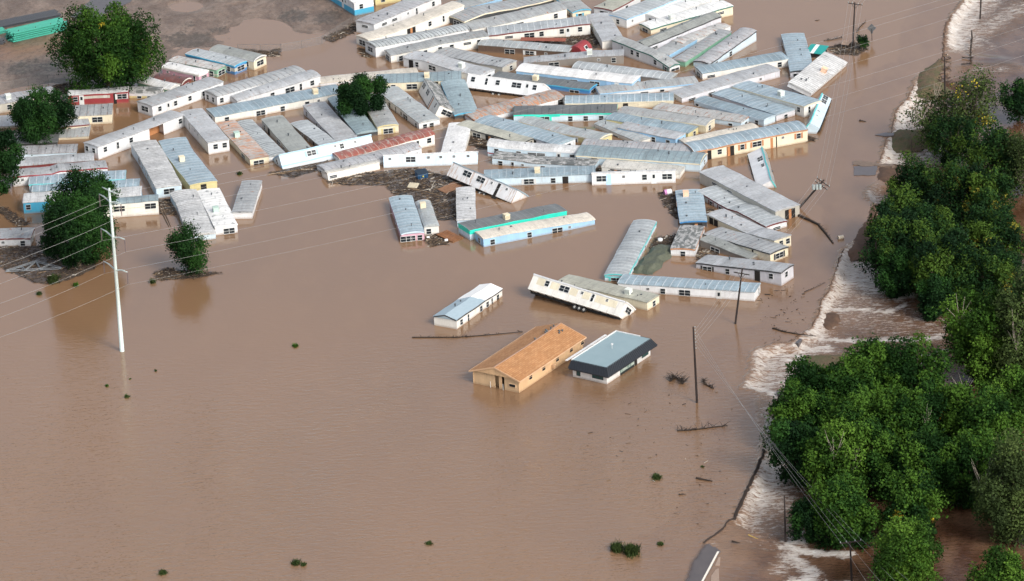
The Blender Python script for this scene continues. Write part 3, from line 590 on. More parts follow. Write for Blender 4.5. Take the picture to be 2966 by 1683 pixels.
# left stack
T('b1','B',[(1035,240),(1495,75),(1943,-100)],(870,200),0,(135,125),'l','W','','w.08 n.22 w.37 w.95','w.3 w.8','','',mode='h',cut=(.52,.78),label='white broken backed home with a torn open side at the left')
T('b2','H',[(25,103),(355,487)],(625,460),1,145,'l','W','','w.1 n.3 m.5 m.62','','w.35 w.78','',label='white home with pale grey roof and two end windows, its rusty door open')
T('b3','B',[(1385,200),(1480,350),(1650,670)],(1922,650),1,(112,115),'wd','V','','W.3 w.42 n.55 w.65 n.78','','W.5','',mode='h',label='pale home with peeling white and tan streaked roof left of the yellow home',wmax=4.6)
T('b4','B',[(1680,180),(1760,330),(2005,640)],(2272,575),1,110,'bs','Y','Y','n.3 m.45','','o.5','c.5',mode='h',label='yellow home with smooth light blue roof and beige cooler',wmax=4.8)
T('b5','P',[(525,140),(640,330),(915,1030)],(1475,1000),1,(170,120),'wd','V','','W.4 n.6','','W.2','',mode='h',rise=.3,label='long bright white ribbed roof home behind the lone small tree',wmax=4.6)
T('b6','P',[(1085,95),(1450,845)],(1920,820),1,165,'p','W','','','','W.62','g.62',label='white home with mottled roof and green cooler joined to the bright ribbed roof')
T('b7','P',[(2210,525),(2413,-110)],(1800,525),0,140,'gd','W','','m.6','','','',label='small ribbed grey roof home standing alone in water right of the mottled roof')
T('b8','B',[(180,318),(800,290)],(803,207),1,45,'ld','V','','m.5','','','',label='cream ribbed roof of the home topmost in the left stack')
T('b8b','B',[(180,200),(605,182)],(600,100),1,42,'k','D','','','','','',label='home beside the round dark tree, tree shade painted into its roof and walls')  # tree shade put into the dark roof and wall colours
T('b9','B',[(150,440),(990,375)],(985,298),1,60,'l','M','','','','','',label='plain pale lilac roof home second from top in the left stack')
T('b10','B',[(140,552),(545,520),(640,492),(1135,455)],(1140,378),1,(108,90),'l','W','R','m.1','','','',label='grey roof home with thin red trim in the left stack')
T('b11','B',[(310,635),(1320,575)],(1322,483),1,80,'bs','V','T','','','','',label='light blue panelled roof home with turquoise trim in the left stack')
T('b12','B',[(340,708),(1465,650)],(1467,575),1,70,'bs','C','','','','','',label='pale blue roof with a rust stain, above the vivid blue walled home')
T('b13','B',[(250,825),(1490,750)],(1493,655),1,118,'ws','A','','w.04','','','',label='vivid blue walled home with white roof at the far left by the tall tree')
T('b14','B',[(495,905),(1330,830),(1670,800)],(1660,742),1,(128,150),'bd','I','','W.65 W.93','','','',label='cream clapboard home with green framed windows behind the tall tree')
T('b15','B',[(-90,1208),(322,1200)],(368,1092),1,85,'l','W','M','m.3 w.8','','w.5','',label='white home with brown edged roof on the debris at the left border')
# top centre
T('d0','C',[(1465,-380),(2165,40)],(2420,0),1,160,'w','W','','w.4 w.7 m.85 d.8','','s.35','',label='white and blue home at the top edge left of the yellow home')
T('d1','D',[(285,-45),(600,-95)],(560,-150),1,115,'g','Y','','w.3','','','',label='small yellow home at the very top edge beside the white and blue home')
T('d2','D',[(270,300),(1100,-50)],(80,238),0,(145,110),'ld','W','','H.15 H.3 m.5 n.63 w.88','H.5','','',label='white home with lilac seamed roof above the cream broken home',wmax=4.6)
T('d3','D',[(200,497),(580,380),(800,300),(1385,68)],(62,440),0,(105,160),'c','I','','O.42 w.62 n.77','W.5','','',mode='h',label='cream roofed home broken near its left end, resting against its neighbour')
T('d4','D',[(290,585),(860,480),(1480,355)],(1400,280),1,(130,60),'dr','W','','','X.5','','',rise=.3,label='white home with dark seamed arched roof and open dark end')
T('d5','D',[(480,690),(1110,545),(1690,440)],(1650,365),1,(90,140),'g','I','','s.1 s.35 s.5 s.62 H.78 w.9','W.5','','',label='cream home with blue shutters sinking at its left end',wmax=4.4)
T('d8','D',[(1395,95),(1860,-30)],(1290,15),0,50,'g','S','','','','','',label='grey roof with light blue edge at the top border')
T('d6','D',[(1385,268),(1640,165),(2040,95),(2500,-10)],(1255,180),0,(95,50),'gd','D','C','','W.5','','',label='grey ribbed roof with cream edge and open left end near the top')
T('d7','D',[(1490,368),(1880,290),(2658,108)],(2553,-5),1,(70,125),'g','I','','H.35 H.5 w.88','','','',label='cream home whose grey roof carries a dotted white line',wmax=4.6)
T('d9','E',[(-448,440),(808,290)],(775,192),1,(70,145),'gs','I','M','H.2 W.4 w.52 w.72 d.78 w.9','','','',label='cream home with ribbed grey roof and maroon edge in the upper middle',wmax=4.4)
T('d10','E',[(775,185),(960,508)],(1220,478),1,105,'l','I','','w.35 m.55','','','',label='short pale grey roofed home lying crosswise in the upper middle')
T('d11','E',[(300,-90),(590,155)],(835,130),1,(85,70),'g','C','A','w.9','','s.4','',rise=.35,label='peach home with arched roof and turquoise trim at the top border')
T('d12','E',[(1085,128),(1190,80),(1430,-55)],(885,72),0,100,'t','W','M','w.5','W.45','','',label='white home with wavy tan roof and maroon edge at the top border')
T('d13','E',[(1260,240),(1480,155),(1950,-35)],(1045,183),0,115,'gs','W','S','m.1','w.5','','',label='white home with pale roof and light blue edge right of the maroon edged roof')
T('d14','E',[(1650,228),(2400,-25)],(1478,160),0,85,'pw','W','','','w.5','','',label='home with white lattice patched roof behind the green edged cream home')
T('d15','E',[(1560,360),(2575,70)],(1450,285),0,(70,118),'pw','C','E','H.15 H.85','W.5','','w.3',label='cream home with white flaking roof and dark green edge at the upper right')
T('d17','E',[(1960,545),(2545,322)],(2420,278),1,(60,60),'r','W','','H.1','','','',label='rust streaked roof home between the dark gable roof and the ribbed roofs')
T('d16','E',[(1515,578),(2430,200)],(1385,520),0,90,'f','L','D','H.1 m.4','','','',gable=True,rise=.55,label='long dark grey gabled roof home at the upper right')
T('d19','E',[(1985,765),(2556,392)],(2430,350),1,(70,80),'gd','H','','','','','',label='grey seamed roof with green edge beneath the darkest streaked roof',wmax=4.6)
T('d20','G',[(145,795),(725,385)],(540,350),1,(60,125),'ld','V','D','w.15 w.45','','','',rise=.3,label='pale blue walled home with arched streaked roof at the upper right end',wmax=4.4)
T('d18','E',[(1785,682),(2130,492)],(1620,625),0,55,'g','S','S','','','','',label='short grey roof with wide light blue edge among the upper right homes')
T('d21','E',[(1080,492),(1580,690),(1795,835)],(2010,848),1,(150,60),'g','W','E','m.18 w.35 w.45 w.75 s.93','','W.5','',label='white home with green edged roof leaning diagonally in the centre top',gable=True,rise=.3)
T('d22','E',[(-10,780),(820,700),(1222,682)],(1210,615),1,(60,118),'l','G','','W.3 m.75 w.9','','','w.66',label='dark grey striped home with pale roof and cooler in the upper middle',wmin=3)
T('d24','E',[(590,835),(1790,985)],(1900,910),1,60,'gs','G','','H.85','','','',rise=.4,label='rounded pale grey roof home behind the bright white roof',wmin=3.2)
T('d23','E',[(-105,875),(1325,1032)],(1440,942),1,100,'w','S','','H.1 H.5 W.68 D.8 d.87','','W.5','',rise=.4,label='sky blue home with long bright white rounded roof in the centre')
T('d25','E',[(-415,960),(300,1050),(795,1112)],(905,1040),1,60,'k','B','A','W.85','','W.5','c.43',label='deep blue home with grey blue roof and beige cooler beside the tilted white home')
T('d27','E',[(-578,550),(540,645)],(630,570),1,(95,60),'rg','K','','W.35 X.57 m.75','','','',label='dark brown home with rusty grey roof in the upper middle')
T('d31','D',[(1010,660),(1560,780),(1860,832)],(2022,748),1,(80,100),'gd','N','','','','w.6','',label='home with grey roof and peach end wall behind the bent white home')
T('d30','D',[(635,715),(900,755),(1250,870),(1580,945)],(1765,860),1,(112,100),'l','W','','o.1 w.18 X.38 H.6','','W.5','w.7',label='white home with bent grey roof and green cooler in the upper centre',rise=.3,wmax=4.6)
T('d33','I',[(310,-160),(828,240)],(1070,178),1,(100,78),'rg','W','','w.3 n.45 d.58 W.68 w.93','','w.28 w.6','',label='white home with rust washed roof and two end windows right of the elm',rise=.25)
T('d35','D',[(1105,1020),(1270,1425)],(1545,1355),1,(110,60),'bd','D','A','','','o.8','',label='steel blue ribbed roof home beside the tilted cream home',rise=.3,wmax=4.4)
T('d38','E',[(500,1285),(1838,1245)],(1812,1150),1,80,'bs','C','C','o.56 H.9','','','',rise=.35,label='beige home with light blue arched roof crossing the middle')
T('d36','D',[(1520,1498),(2000,1365),(2633,1205)],(2540,1095),1,(50,80),'rr','W','','o.95','','','',rise=.3,label='home with long rust streaked cream roof under the tilted white home')
T('d39','E',[(930,1160),(1500,1100),(2150,1030)],(2130,940),1,60,'g','W','S','H.45 w.63','','','',label='long grey roof with thin light blue edge right of centre',wmin=3.2)
T('d37','E',[(-138,1425),(1135,1400)],(1185,1290),1,(100,90),'d','V','U','X.3 w.55 w.7 w.85','','','',rise=.3,label='pale home with very dark panelled roof and turquoise edge in the centre')
T('d40','E',[(1945,1215),(2566,1030),(3158,870)],(1790,1135),0,(60,88),'l','L','','H.1 H.3 m.8','m.5','','',label='long lilac grey home with weathered roof at the right centre')
T('d41','G',[(62,912),(1120,722)],(-68,835),0,(78,108),'b','I','','H.1 w.9','W.5','','',label='white home with pale blue roof running into the crosswise grey home')
T('d42','G',[(1040,430),(1115,700),(1150,885)],(1320,425),0,(60,90),'bs','L','D','w.2','','W.35','',mode='h',label='blue grey kinked roof home lying crosswise with branches on its roof')
T('d45','G',[(430,1075),(1315,1315)],(1570,1255),1,(60,142),'bs','I','C','H.3 w.93','','n.3 n.75','w.6',label='cream home with blue grey roof and white cooler at the right end',wmax=4.6)
T('d46','G',[(180,1160),(975,1425)],(1210,1350),1,(40,78),'bs','L','','','','w.5','',label='grey walled home with plain blue grey roof next to the cream home with white cooler',wmax=4.6)
T('d47','G',[(-38,1245),(450,1388),(820,1483)],(990,1435),1,(60,85),'b','V','V','w.04 H.35 w.9','','','',label='blue white home with pale roof, third from the right end of its row')
T('d48','K',[(-550,65),(540,235)],(690,160),1,65,'r','V','','w.88','','w.5','',label='home with rust streaked seamed roof in the right centre row')
T('d49','J',[(1140,110),(2240,272)],(2400,198),1,98,'g','C','C','','','w.4','',rise=.3,label='cream trimmed home with smooth grey roof and single end window')
T('d50','J',[(1010,190),(2022,362)],(2180,287),1,90,'b','Y','','','','w.6','',rise=.3,label='mustard end walled home with blue green roof')
T('d52','J',[(870,250),(1385,472)],(1530,408),1,50,'rg','I','','H.5','','','',rise=.3,label='pale blue grey roof with white blank end, left of the light blue walled home')
T('d51','J',[(1150,296),(1865,440)],(1990,368),1,90,'l','S','','w.62 w.87','','w.7','',label='light blue walled home with pale lilac roof in the middle right')
T('d53','J',[(-78,222),(460,370),(915,450)],(1090,380),1,(60,100),'rg','Y','C','d.72','','H.5','',rise=.3,label='olive cream home with rust tipped arched roof in the middle',wmax=4.4)
T('d54','J',[(-620,225),(-448,272),(408,515)],(612,428),1,(60,112),'bs','W','','o.72 m.8','','W.5','',rise=.3,label='white home with broad blue grey roof and two roof rings in the middle',wmax=4.6)
T('d55','I',[(1300,262),(1470,320),(2110,492)],(2250,432),1,95,'t','N','D','W.3 O.5 H.8','','O.5','',label='home with greenish tan roof and splintered orange end in the middle')
T('d57','I',[(1378,615),(1480,242)],(1095,632),0,85,'ww','I','','','','','',label='home with pure white flat roof standing upright between the grey roofs',wmax=5)
T('d59','I',[(-153,690),(400,545),(1020,378)],(890,310),1,(60,140),'RR','I','','n.82 w.94','','o.5','',rise=.25,label='home with dark red rusted roof, left of the pure white roof')
T('d60','I',[(-318,850),(300,700),(860,552)],(730,475),1,(52,85),'ld','W','','w.86','W.5','','',rise=.3,label='white home with lilac grey ribbed roof below the red rusted roof')
T('h1','H',[(460,250),(875,690)],(1100,645),1,80,'rr','C','','W.8','','W.45','g.42',label='home with orange rusted roof and cooler, left of the black ribbed roof')
T('h2','H',[(695,240),(1110,660)],(1325,630),1,60,'dr','W','','','','','',rise=.25,label='home with black and white ribbed roof right of the orange rusted roof')
T('h3','H',[(1020,195),(1365,590)],(1625,545),1,(110,50),'f','N','','w.1 o.25 W.6 w.8','','','',label='pale home with smooth grey green roof, end dipping in water')
T('h4','H',[(1380,245),(1735,515)],(1940,470),1,(55,62),'gs','G','','w.4 n.6 o.8','','','',label='low home with cream and grey roof between two larger grey roofs')
T('h5','H',[(1535,25),(1740,260),(1945,465)],(2195,400),1,(110,45),'l','L','','w.1 w.4 W.55','','','',label='home with pale streaky roof left of the dark rippled roof by the elm')
T('h6','H',[(1840,-60),(2195,378)],(2450,335),1,(80,60),'bd','D','','w.3','','','',rise=.3,label='home with dark rippled roof directly left of the elm')
T('h7','I',[(90,-90),(315,295)],(575,268),1,95,'g','C','Y','','','X.5','',rise=.25,label='cream home with yellow fascia and wide end window below the elm')
# centre right
T('j1','I',[(1675,515),(2100,565),(2778,605)],(2800,548),1,(140,90),'ws','V','W','w.1 w.35 H.5 H.6 d.8 w.95','','','',rise=.35,label='white home with ribbed white roof and thin red stripe in the middle',wmin=3.2)
T('j3','J',[(-500,925),(870,872)],(905,768),1,(105,102),'b','V','','X.4 w.62 o.73','','','c.48',label='pale blue home with half white half grey roof and long waterline wall')
T('j2','I',[(1735,668),(2300,740),(2988,768)],(3048,712),1,(88,80),'x','V','','w.08 n.2 m.3 w.5','','','',label='pale home with roof buried in dark debris in the middle',wmin=3.2)
T('j5','J',[(700,528),(2045,602)],(2120,520),1,100,'ld','L','','','','','',rise=.3,label='rear half of the wide double home, its grey roof streaked',wmin=3.6)
T('j4','J',[(630,645),(2165,745)],(2255,612),1,105,'bd','V','C','o.15 W.55 H.65','','w.6','',rise=.55,label='front half of the wide double home with cream edge and arched grey roof')
T('j6','J',[(952,782),(1915,868)],(1985,778),1,(95,70),'cl','I','','m.1 O.18 w.47 w.6','','','',label='home with cream ribbed roof behind the bright white windowed home')
T('j8','K',[(-148,495),(752,297)],(690,262),1,70,'c','V','','','w.5','','',label='thin cream white roof behind the brown edged home')
T('j9','K',[(-38,600),(600,467),(1000,385),(1360,318)],(1240,210),1,(125,155),'bs','C','O','O.1 w.22 O.3 s.42 X.55 O.68 m.78 s.92','','','',rise=.35,label='cream home with brown edge, torn panels and light blue arched roof at the right')
T('k1','K',[(25,850),(965,1335)],(1248,1245),1,138,'l','N','','H.2 H.4','','O.6','',label='large pale roof home with white stains beside the leaning power pole',wmax=5)
T('k2','K',[(0,1082),(380,1305),(500,1332),(850,1525)],(1130,1463),1,(90,75),'gs','W','M','s.2 s.33 H.6','','H.5','',label='white home with maroon shutters and wavy maroon roof edge',wmax=4.8)
T('k3','M',[(587,-203),(640,190)],(970,158),1,80,'bs','D','B','','','O.6','o.2',label='slate blue roof home with torn open end and round peach cooler',wmax=4.8)
T('k4','M',[(975,90),(1460,320),(1805,410)],(2045,355),1,(100,140),'l','C','','o.06 o.13','','w.4 w.8','',label='pale yellow home with smooth grey roof and leaning end at the right',wmax=4.4)
T('k5','M',[(930,335),(1270,430),(1755,575)],(1985,490),1,(60,120),'gd','C','D','w.45 w.6 o.72','','X.5','',label='cream home with grey panelled roof and black edge above the tilted white home',wmax=4.6)
T('k6','M',[(890,402),(1500,640)],(1680,630),1,(100,45),'f','G','','W.3','','','',label='crushed grey home with buckled walls under the black edged roof')
T('k7','M',[(822,520),(940,240)],(528,502),0,92,'x','W','O','','w.5','','',label='small white home with flaking roof and orange trim beside the crushed home')
T('k8','M',[(840,690),(1890,805)],(2060,710),1,(68,172),'l','L','D','X.13 w.37 o.72 w.88','','w.4','',label='white lilac home riding high at its right end, near the middle power pole')
T('k10','M',[(-882,925),(232,1178)],(418,1108),1,105,'t','C','','','','w.55','w.75',label='cream home with plain grey roof and white cooler behind the striped tilted home',wmin=3.4)
T('k9','M',[(-130,940),(1560,1050)],(1665,945),1,(95,118),'bs','W','','m.22 w.33 W.49 d.74','','n.7','',label='long white home with light blue ribbed roof behind the middle power pole',wmin=3.6)
T('k12','M',[(-10,850),(345,180)],(-301,850),0,75,'gs','V','T','w.2 n.35 w.6 n.8','X.5','','',rise=.3,label='turquoise ended home with silver ribbed roof standing upright',wmax=4.6)
T('l1','L',[(770,390),(1280,290),(2150,150)],(655,320),0,(108,68),'c','S','','w.08 w.41 W.66 m.77','w.5','','',label='light blue home with cream white roof alone in the open water',wmin=3.4)
T('l2','L',[(600,285),(1285,150),(1800,45)],(465,195),0,(128,70),'k','V','U','','','','c.42',label='home with charcoal roof and turquoise band behind the light blue home',wmin=3.6)
T('l3','Q',[(1725,35),(1738,690)],(2120,680),1,165,'wd','V','','','','','',label='small pale ribbed roof home end on to the charcoal roofed home')
T('l4','Q',[(345,240),(590,985)],(1058,940),1,(165,165),'bs','P','V','w.5','','W.2 w.5 w.8','',rise=.25,label='pink walled home with light blue roof standing alone in the centre water')
T('l5','Q',[(885,330),(1062,830)],(1360,815),1,(120,180),'rg','I','','','','w.3','c.3',rise=.35,label='small camper with rusty seamed roof beside the pink walled home',name='camper',cat='camper',group=None,wmin=2.2)
# rolled ones
rolled('d26','D',(1400,1080),(2330,1205),.7,.5,3.4,2.5,36,'ww','W','','w.08 n.26 w.41 W.66 d.8 w.9','','','',label='bright white home tipped back on its side showing wheels in the centre',wheels=(.37,.45))
rolled('i1','I',(1170,888),(1970,1232),1.3,.1,3.4,2.5,38,'b','Z','','W.26 W.47 m.63 o.75 m.86','','','',label='white home with rust streaks lying on its side above the debris field',wheels=(.52,.585))
rolled('k11','L',(1320,1012),(2450,1357),1.75,.75,3.6,2.6,41,'t','I','W','w.17 W.36 m.55 n.67 m.82','','X.5','',label='white and cream striped home tipped over showing three wheels in open water',wheels=(.52,.57,.62))
rolled('j7','J',(835,1036),(1870,1004),-.3,-.3,2.6,2.3,16,'w','W','','W.12 D.2 m.38 w.63 d.74 X.9','','','',label='bright white windowed home with blue door at the open water edge')
rolled('d58','I',(392,836),(1558,792),-.5,-.5,3.2,2.7,22,'w','V','','m.07 X.29 m.48 m.61 m.75 m.9','','','',label='plain white home tilted back, its long wall facing up above the debris')
rolled('d62','H',(1282,832),(2420,575),-.2,.2,3.4,2.8,30,'bs','V','S','X.34 m.6 w.67 m.82','w.5','','',label='pale blue home tipped back behind the red rusted roof')
rolled('d34','D',(822,1135),(1010,1460),.2,.2,3.4,2.6,30,'x','I','','W.1 W.35 O.65 w.85','','W.5','',label='cream home tipped sideways between two steep roofs right of the elm')
rolled('k10b','K',(620,625),(735,1040),.5,.2,2.8,2.8,66,'g','W','T','W.3 H.5','','o.7','',label='white and green home lying on its side by the brown edged home',wheels=(.55,.65))
rolled('g8','G',(1662,1225),(1515,1590),.5,1.0,2.4,2.0,60,'l','V','T','W.07 W.2 m.55 m.7','','','',label='turquoise and white home lying on its side alone at the right')
rolled('d44','G',(1392,1205),(1838,822),.05,.05,4.5,.8,-20,'wd','W','','','','','o.55',label='white slatted roof home tilted towards the water at the upper right')
rolled('h9','H',(1850,985),(2490,850),-.3,-.5,2.3,1.7,14,'cl','I','','H.1','','','',label='cream camper body half sunk against the branch heap',rise=.3,group='mobile homes rolled on their side',name='camper')
# ---------------------------------------------------------------- three separate buildings
def two_tone():
    m, nt, b = newmat('roof_two_tone', (.8, .8, .8), .55); t = NT(nt); o, r, rnd = objvec(t); sp = t.new('ShaderNodeSeparateXYZ'); t.link(o, sp.inputs[0])
    x = t.math('ADD', t.math('MULTIPLY_ADD', sp.outputs['Y'], .35, 0), t.math('ADD', sp.outputs['X'], t.math('MULTIPLY_ADD', t.noise(o, 2.2, 4, .7), .8, -.4)))
    n = t.noise(t.mapping(r, (1, 2, 1)), 1.3, 4); c = t.mix(n, (.27, .36, .42), (.36, .45, .50))
    t.link(t.mix(t.ramp(x, 9.0, 9.08), c, (.82, .82, .81)), b.inputs['Base Color']); return m
trailer('l6', 'L', [(437,1395),(1000,1015)], (140,1358), 0, (118,88), two_tone(), 'I', 'D', near='w.1 n.25 w.53 w.67 n.77 w.9', rise=.55, gable=True, label='cream office house in open water, roof half white and half blue grey', name='office_house', cat='house', group=None)
# long tan building with a shingled gable roof
def shingles():
    m, nt, b = newmat('roof_shingles', (.4, .2, .1), .85); t = NT(nt); o, r, rnd = objvec(t)
    br = t.new('ShaderNodeTexBrick'); br.inputs['Scale'].default_value = 1.0; br.inputs['Mortar Size'].default_value = .03; br.inputs['Brick Width'].default_value = .9; br.inputs['Row Height'].default_value = .3
    br.inputs['Color1'].default_value = (.34, .160, .062, 1); br.inputs['Color2'].default_value = (.43, .225, .10, 1); br.inputs['Mortar'].default_value = (.27, .12, .05, 1)
    t.link(o, br.inputs[0]); n = t.noise(t.mapping(o, (.5, .5, .5)), 1.2, 4, .65); f = t.noise(t.mapping(o, (1.4, 5, 1)), 1.4, 3, .6)
    c = t.mix(t.math('MULTIPLY', t.ramp(f, .58, .7), .5), br.outputs[0], (.62, .38, .20)); hv = t.new('ShaderNodeHueSaturation'); t.link(c, hv.inputs['Color']); t.link(t.math('MULTIPLY_ADD', n, .6, .7), hv.inputs['Value'])
    t.link(hv.outputs[0], b.inputs['Base Color']); t.bump(br.outputs['Fac'], -.4, .04, b); return m
def brown():
    A, Bp, C = px('N', (785,1107)), px('N', (1578,572)), px('N', (180,1008))
    G0, Gn, Gf = at(A), at(Bp), at(C); ex = (Gn - G0); L = ex.length; ex.normalize(); ey = Vector((-ex.y, ex.x, 0)); W = abs((Gf - G0).dot(ey)); he = 2.25; rise = 1.35
    root = empty('shingled_building', (G0.x, G0.y, 0), math.atan2(ex.y, ex.x)); tag(root, 'long tan building with an orange brown shingled gable roof, standing in open water', 'building')
    tan = wallmat((.66, .44, .25), .7, .3, .9); tan2 = wallmat((.60, .42, .25), .7, .3, .9); mb = MB()
    mb.box(0, 0, -.8, L, .12, he); mb.box(0, W - .12, -.8, L, W, he); mb.box(L - .12, .12, -.8, L, W - .12, he)
    mb.poly([(L - .003, 0, he - .02), (L - .003, W, he - .02), (L - .003, W/2, he + rise - .04)]); mb.box(.0, 3.05, -.8, .12, 3.55, he)
    mb.build('wall', tan, root)
    mb = MB(); mb.box(.9, .12, -.8, 1.0, 3.05, he, 0); mb.box(.9, 4.2, -.8, 1.0, W - .12, he, 0); mb.box(2.2, 3.05, -.8, 2.3, 4.2, he, 1)
    mb.build('porch_wall', [tan2, DARK], root)
    mb = MB(); mb.box(.04, .12, -.8, .1, 2.6, he - .05); mb.box(.04, 4.25, -.8, .1, W - .12, he - .05); mb.build('end_wall', tan2, root)
    mb = MB(); mb.poly([(-.25, -.1, he + .0), (-.25, W + .1, he + .0), (-.25, W/2, he + rise + .02)]); mb.build('gable', tan, root)
    o = .45; mb = MB(); th = .12
    for sgn, y0, ym in ((1, -o, W/2), (-1, W + o, W/2)):
        z0 = he - o * rise / (W/2); zr = he + rise
        n = 24
        for k in range(n):
            x0 = -.35 + (L + .7) * k / n; x1 = -.35 + (L + .7) * (k + 1) / n
            for q in range(8):
                a, b_ = q / 8, (q + 1) / 8; sg = lambda x, f: -.10 * math.sin(math.pi * (x + .3) / L) * f
                mb.quad((x0, y0 + (ym - y0)*a, z0 + (zr - z0)*a + sg(x0, a)), (x1, y0 + (ym - y0)*a, z0 + (zr - z0)*a + sg(x1, a)), (x1, y0 + (ym - y0)*b_, z0 + (zr - z0)*b_ + sg(x1, b_)), (x0, y0 + (ym - y0)*b_, z0 + (zr - z0)*b_ + sg(x0, b_)))
    rf = mb.build('roof', shingles(), root)
    mb = MB()
    for y0 in (-o, W + o):
        z0 = he - o * rise / (W/2); mb.box(-.36, y0 - .03, z0 - .2, L + .36, y0 + .03, z0 + .02)
    for x in (-.38, L + .34):
        for y0 in (-o, W + o):
            z0 = he - o * rise / (W/2); zr = he + rise; mb.hexa([(x, y0, z0-.2), (x+.05, y0, z0-.2), (x+.05, W/2, zr-.2), (x, W/2, zr-.2), (x, y0, z0+.015), (x+.05, y0, z0+.015), (x+.05, W/2, zr+.015), (x, W/2, zr+.015)])
    mb.build('fascia', plain('tan_trim', (.55, .36, .22), .7), root)
    mb = MB()
    for k in range(20):
        x0 = -.3 + (L + .6) * k / 20; x1 = x0 + (L + .6) / 20; s0 = -.10 * math.sin(math.pi * (x0+.3) / L); s1 = -.10 * math.sin(math.pi * (x1+.3) / L)
        mb.hexa([(x0, W/2-.14, he+rise-.03+s0), (x1, W/2-.14, he+rise-.03+s1), (x1, W/2+.14, he+rise-.03+s1), (x0, W/2+.14, he+rise-.03+s0), (x0, W/2-.1, he+rise+.05+s0), (x1, W/2-.1, he+rise+.05+s1), (x1, W/2+.1, he+rise+.05+s1), (x0, W/2+.1, he+rise+.05+s0)])
    mb.build('ridge_cap', plain('ridge_cap', (.30, .19, .13), .8), root)
    fr = plain('tan_frame', (.72, .52, .33), .6)
    for x in (3.3, 7.0, 10.9, 14.9, 18.1):
        def put(mb, a0, a1, dt, db, o0, o1, m): mb.box(x + a0, -o1, he - db, x + a1, -o0, he - dt, m)
        window(root, put, .95, .42, 1.30, fr)
    mb = MB(); mb.box(9.1, -.5, .55, 9.75, -.01, 1.05, 0)
    for k in range(5): mb.box(9.14 + k*.12, -.53, .6, 9.2 + k*.12, -.5, 1.0, 0)
    mb.build('cooler', plain('tan_cooler', (.5, .33, .2), .6), root)
    mb = MB(); mb.box(-.05, .5, .75, .03, 1.75, 1.3, 0); mb.box(-.08, .6, .82, -.05, 1.65, 1.23, 1); mb.build('window', [fr, GLASS], root)
    for y in (2.75, 5.0): mb = MB(); mb.tube([(-.15, y, -.5), (-.15, y, 1.0)], .04, 6); mb.build('porch_post', FRAME, root)
    for x, y, h in ((15.2, W*.56, .35), (14.7, W*.5, .3), (15.8, W*.5, .45), (16.4, W*.36, .3), (16.9, W*.33, .3), (16.0, W*.33, .2), (17.3, W*.55, .25), (11.5, W*.52, .3), (14.2, W*.5, .3)):
        z = he + rise * (1 - abs(y / (W/2) - 1)) - .1; mb = MB(); mb.tube([(x, y, z), (x, y, z + h)], .09, 7); mb.tube([(x, y, z + h), (x, y, z + h + .1)], [.19, .12], 8); mb.build('vent_pipe', VENT, root)
brown()
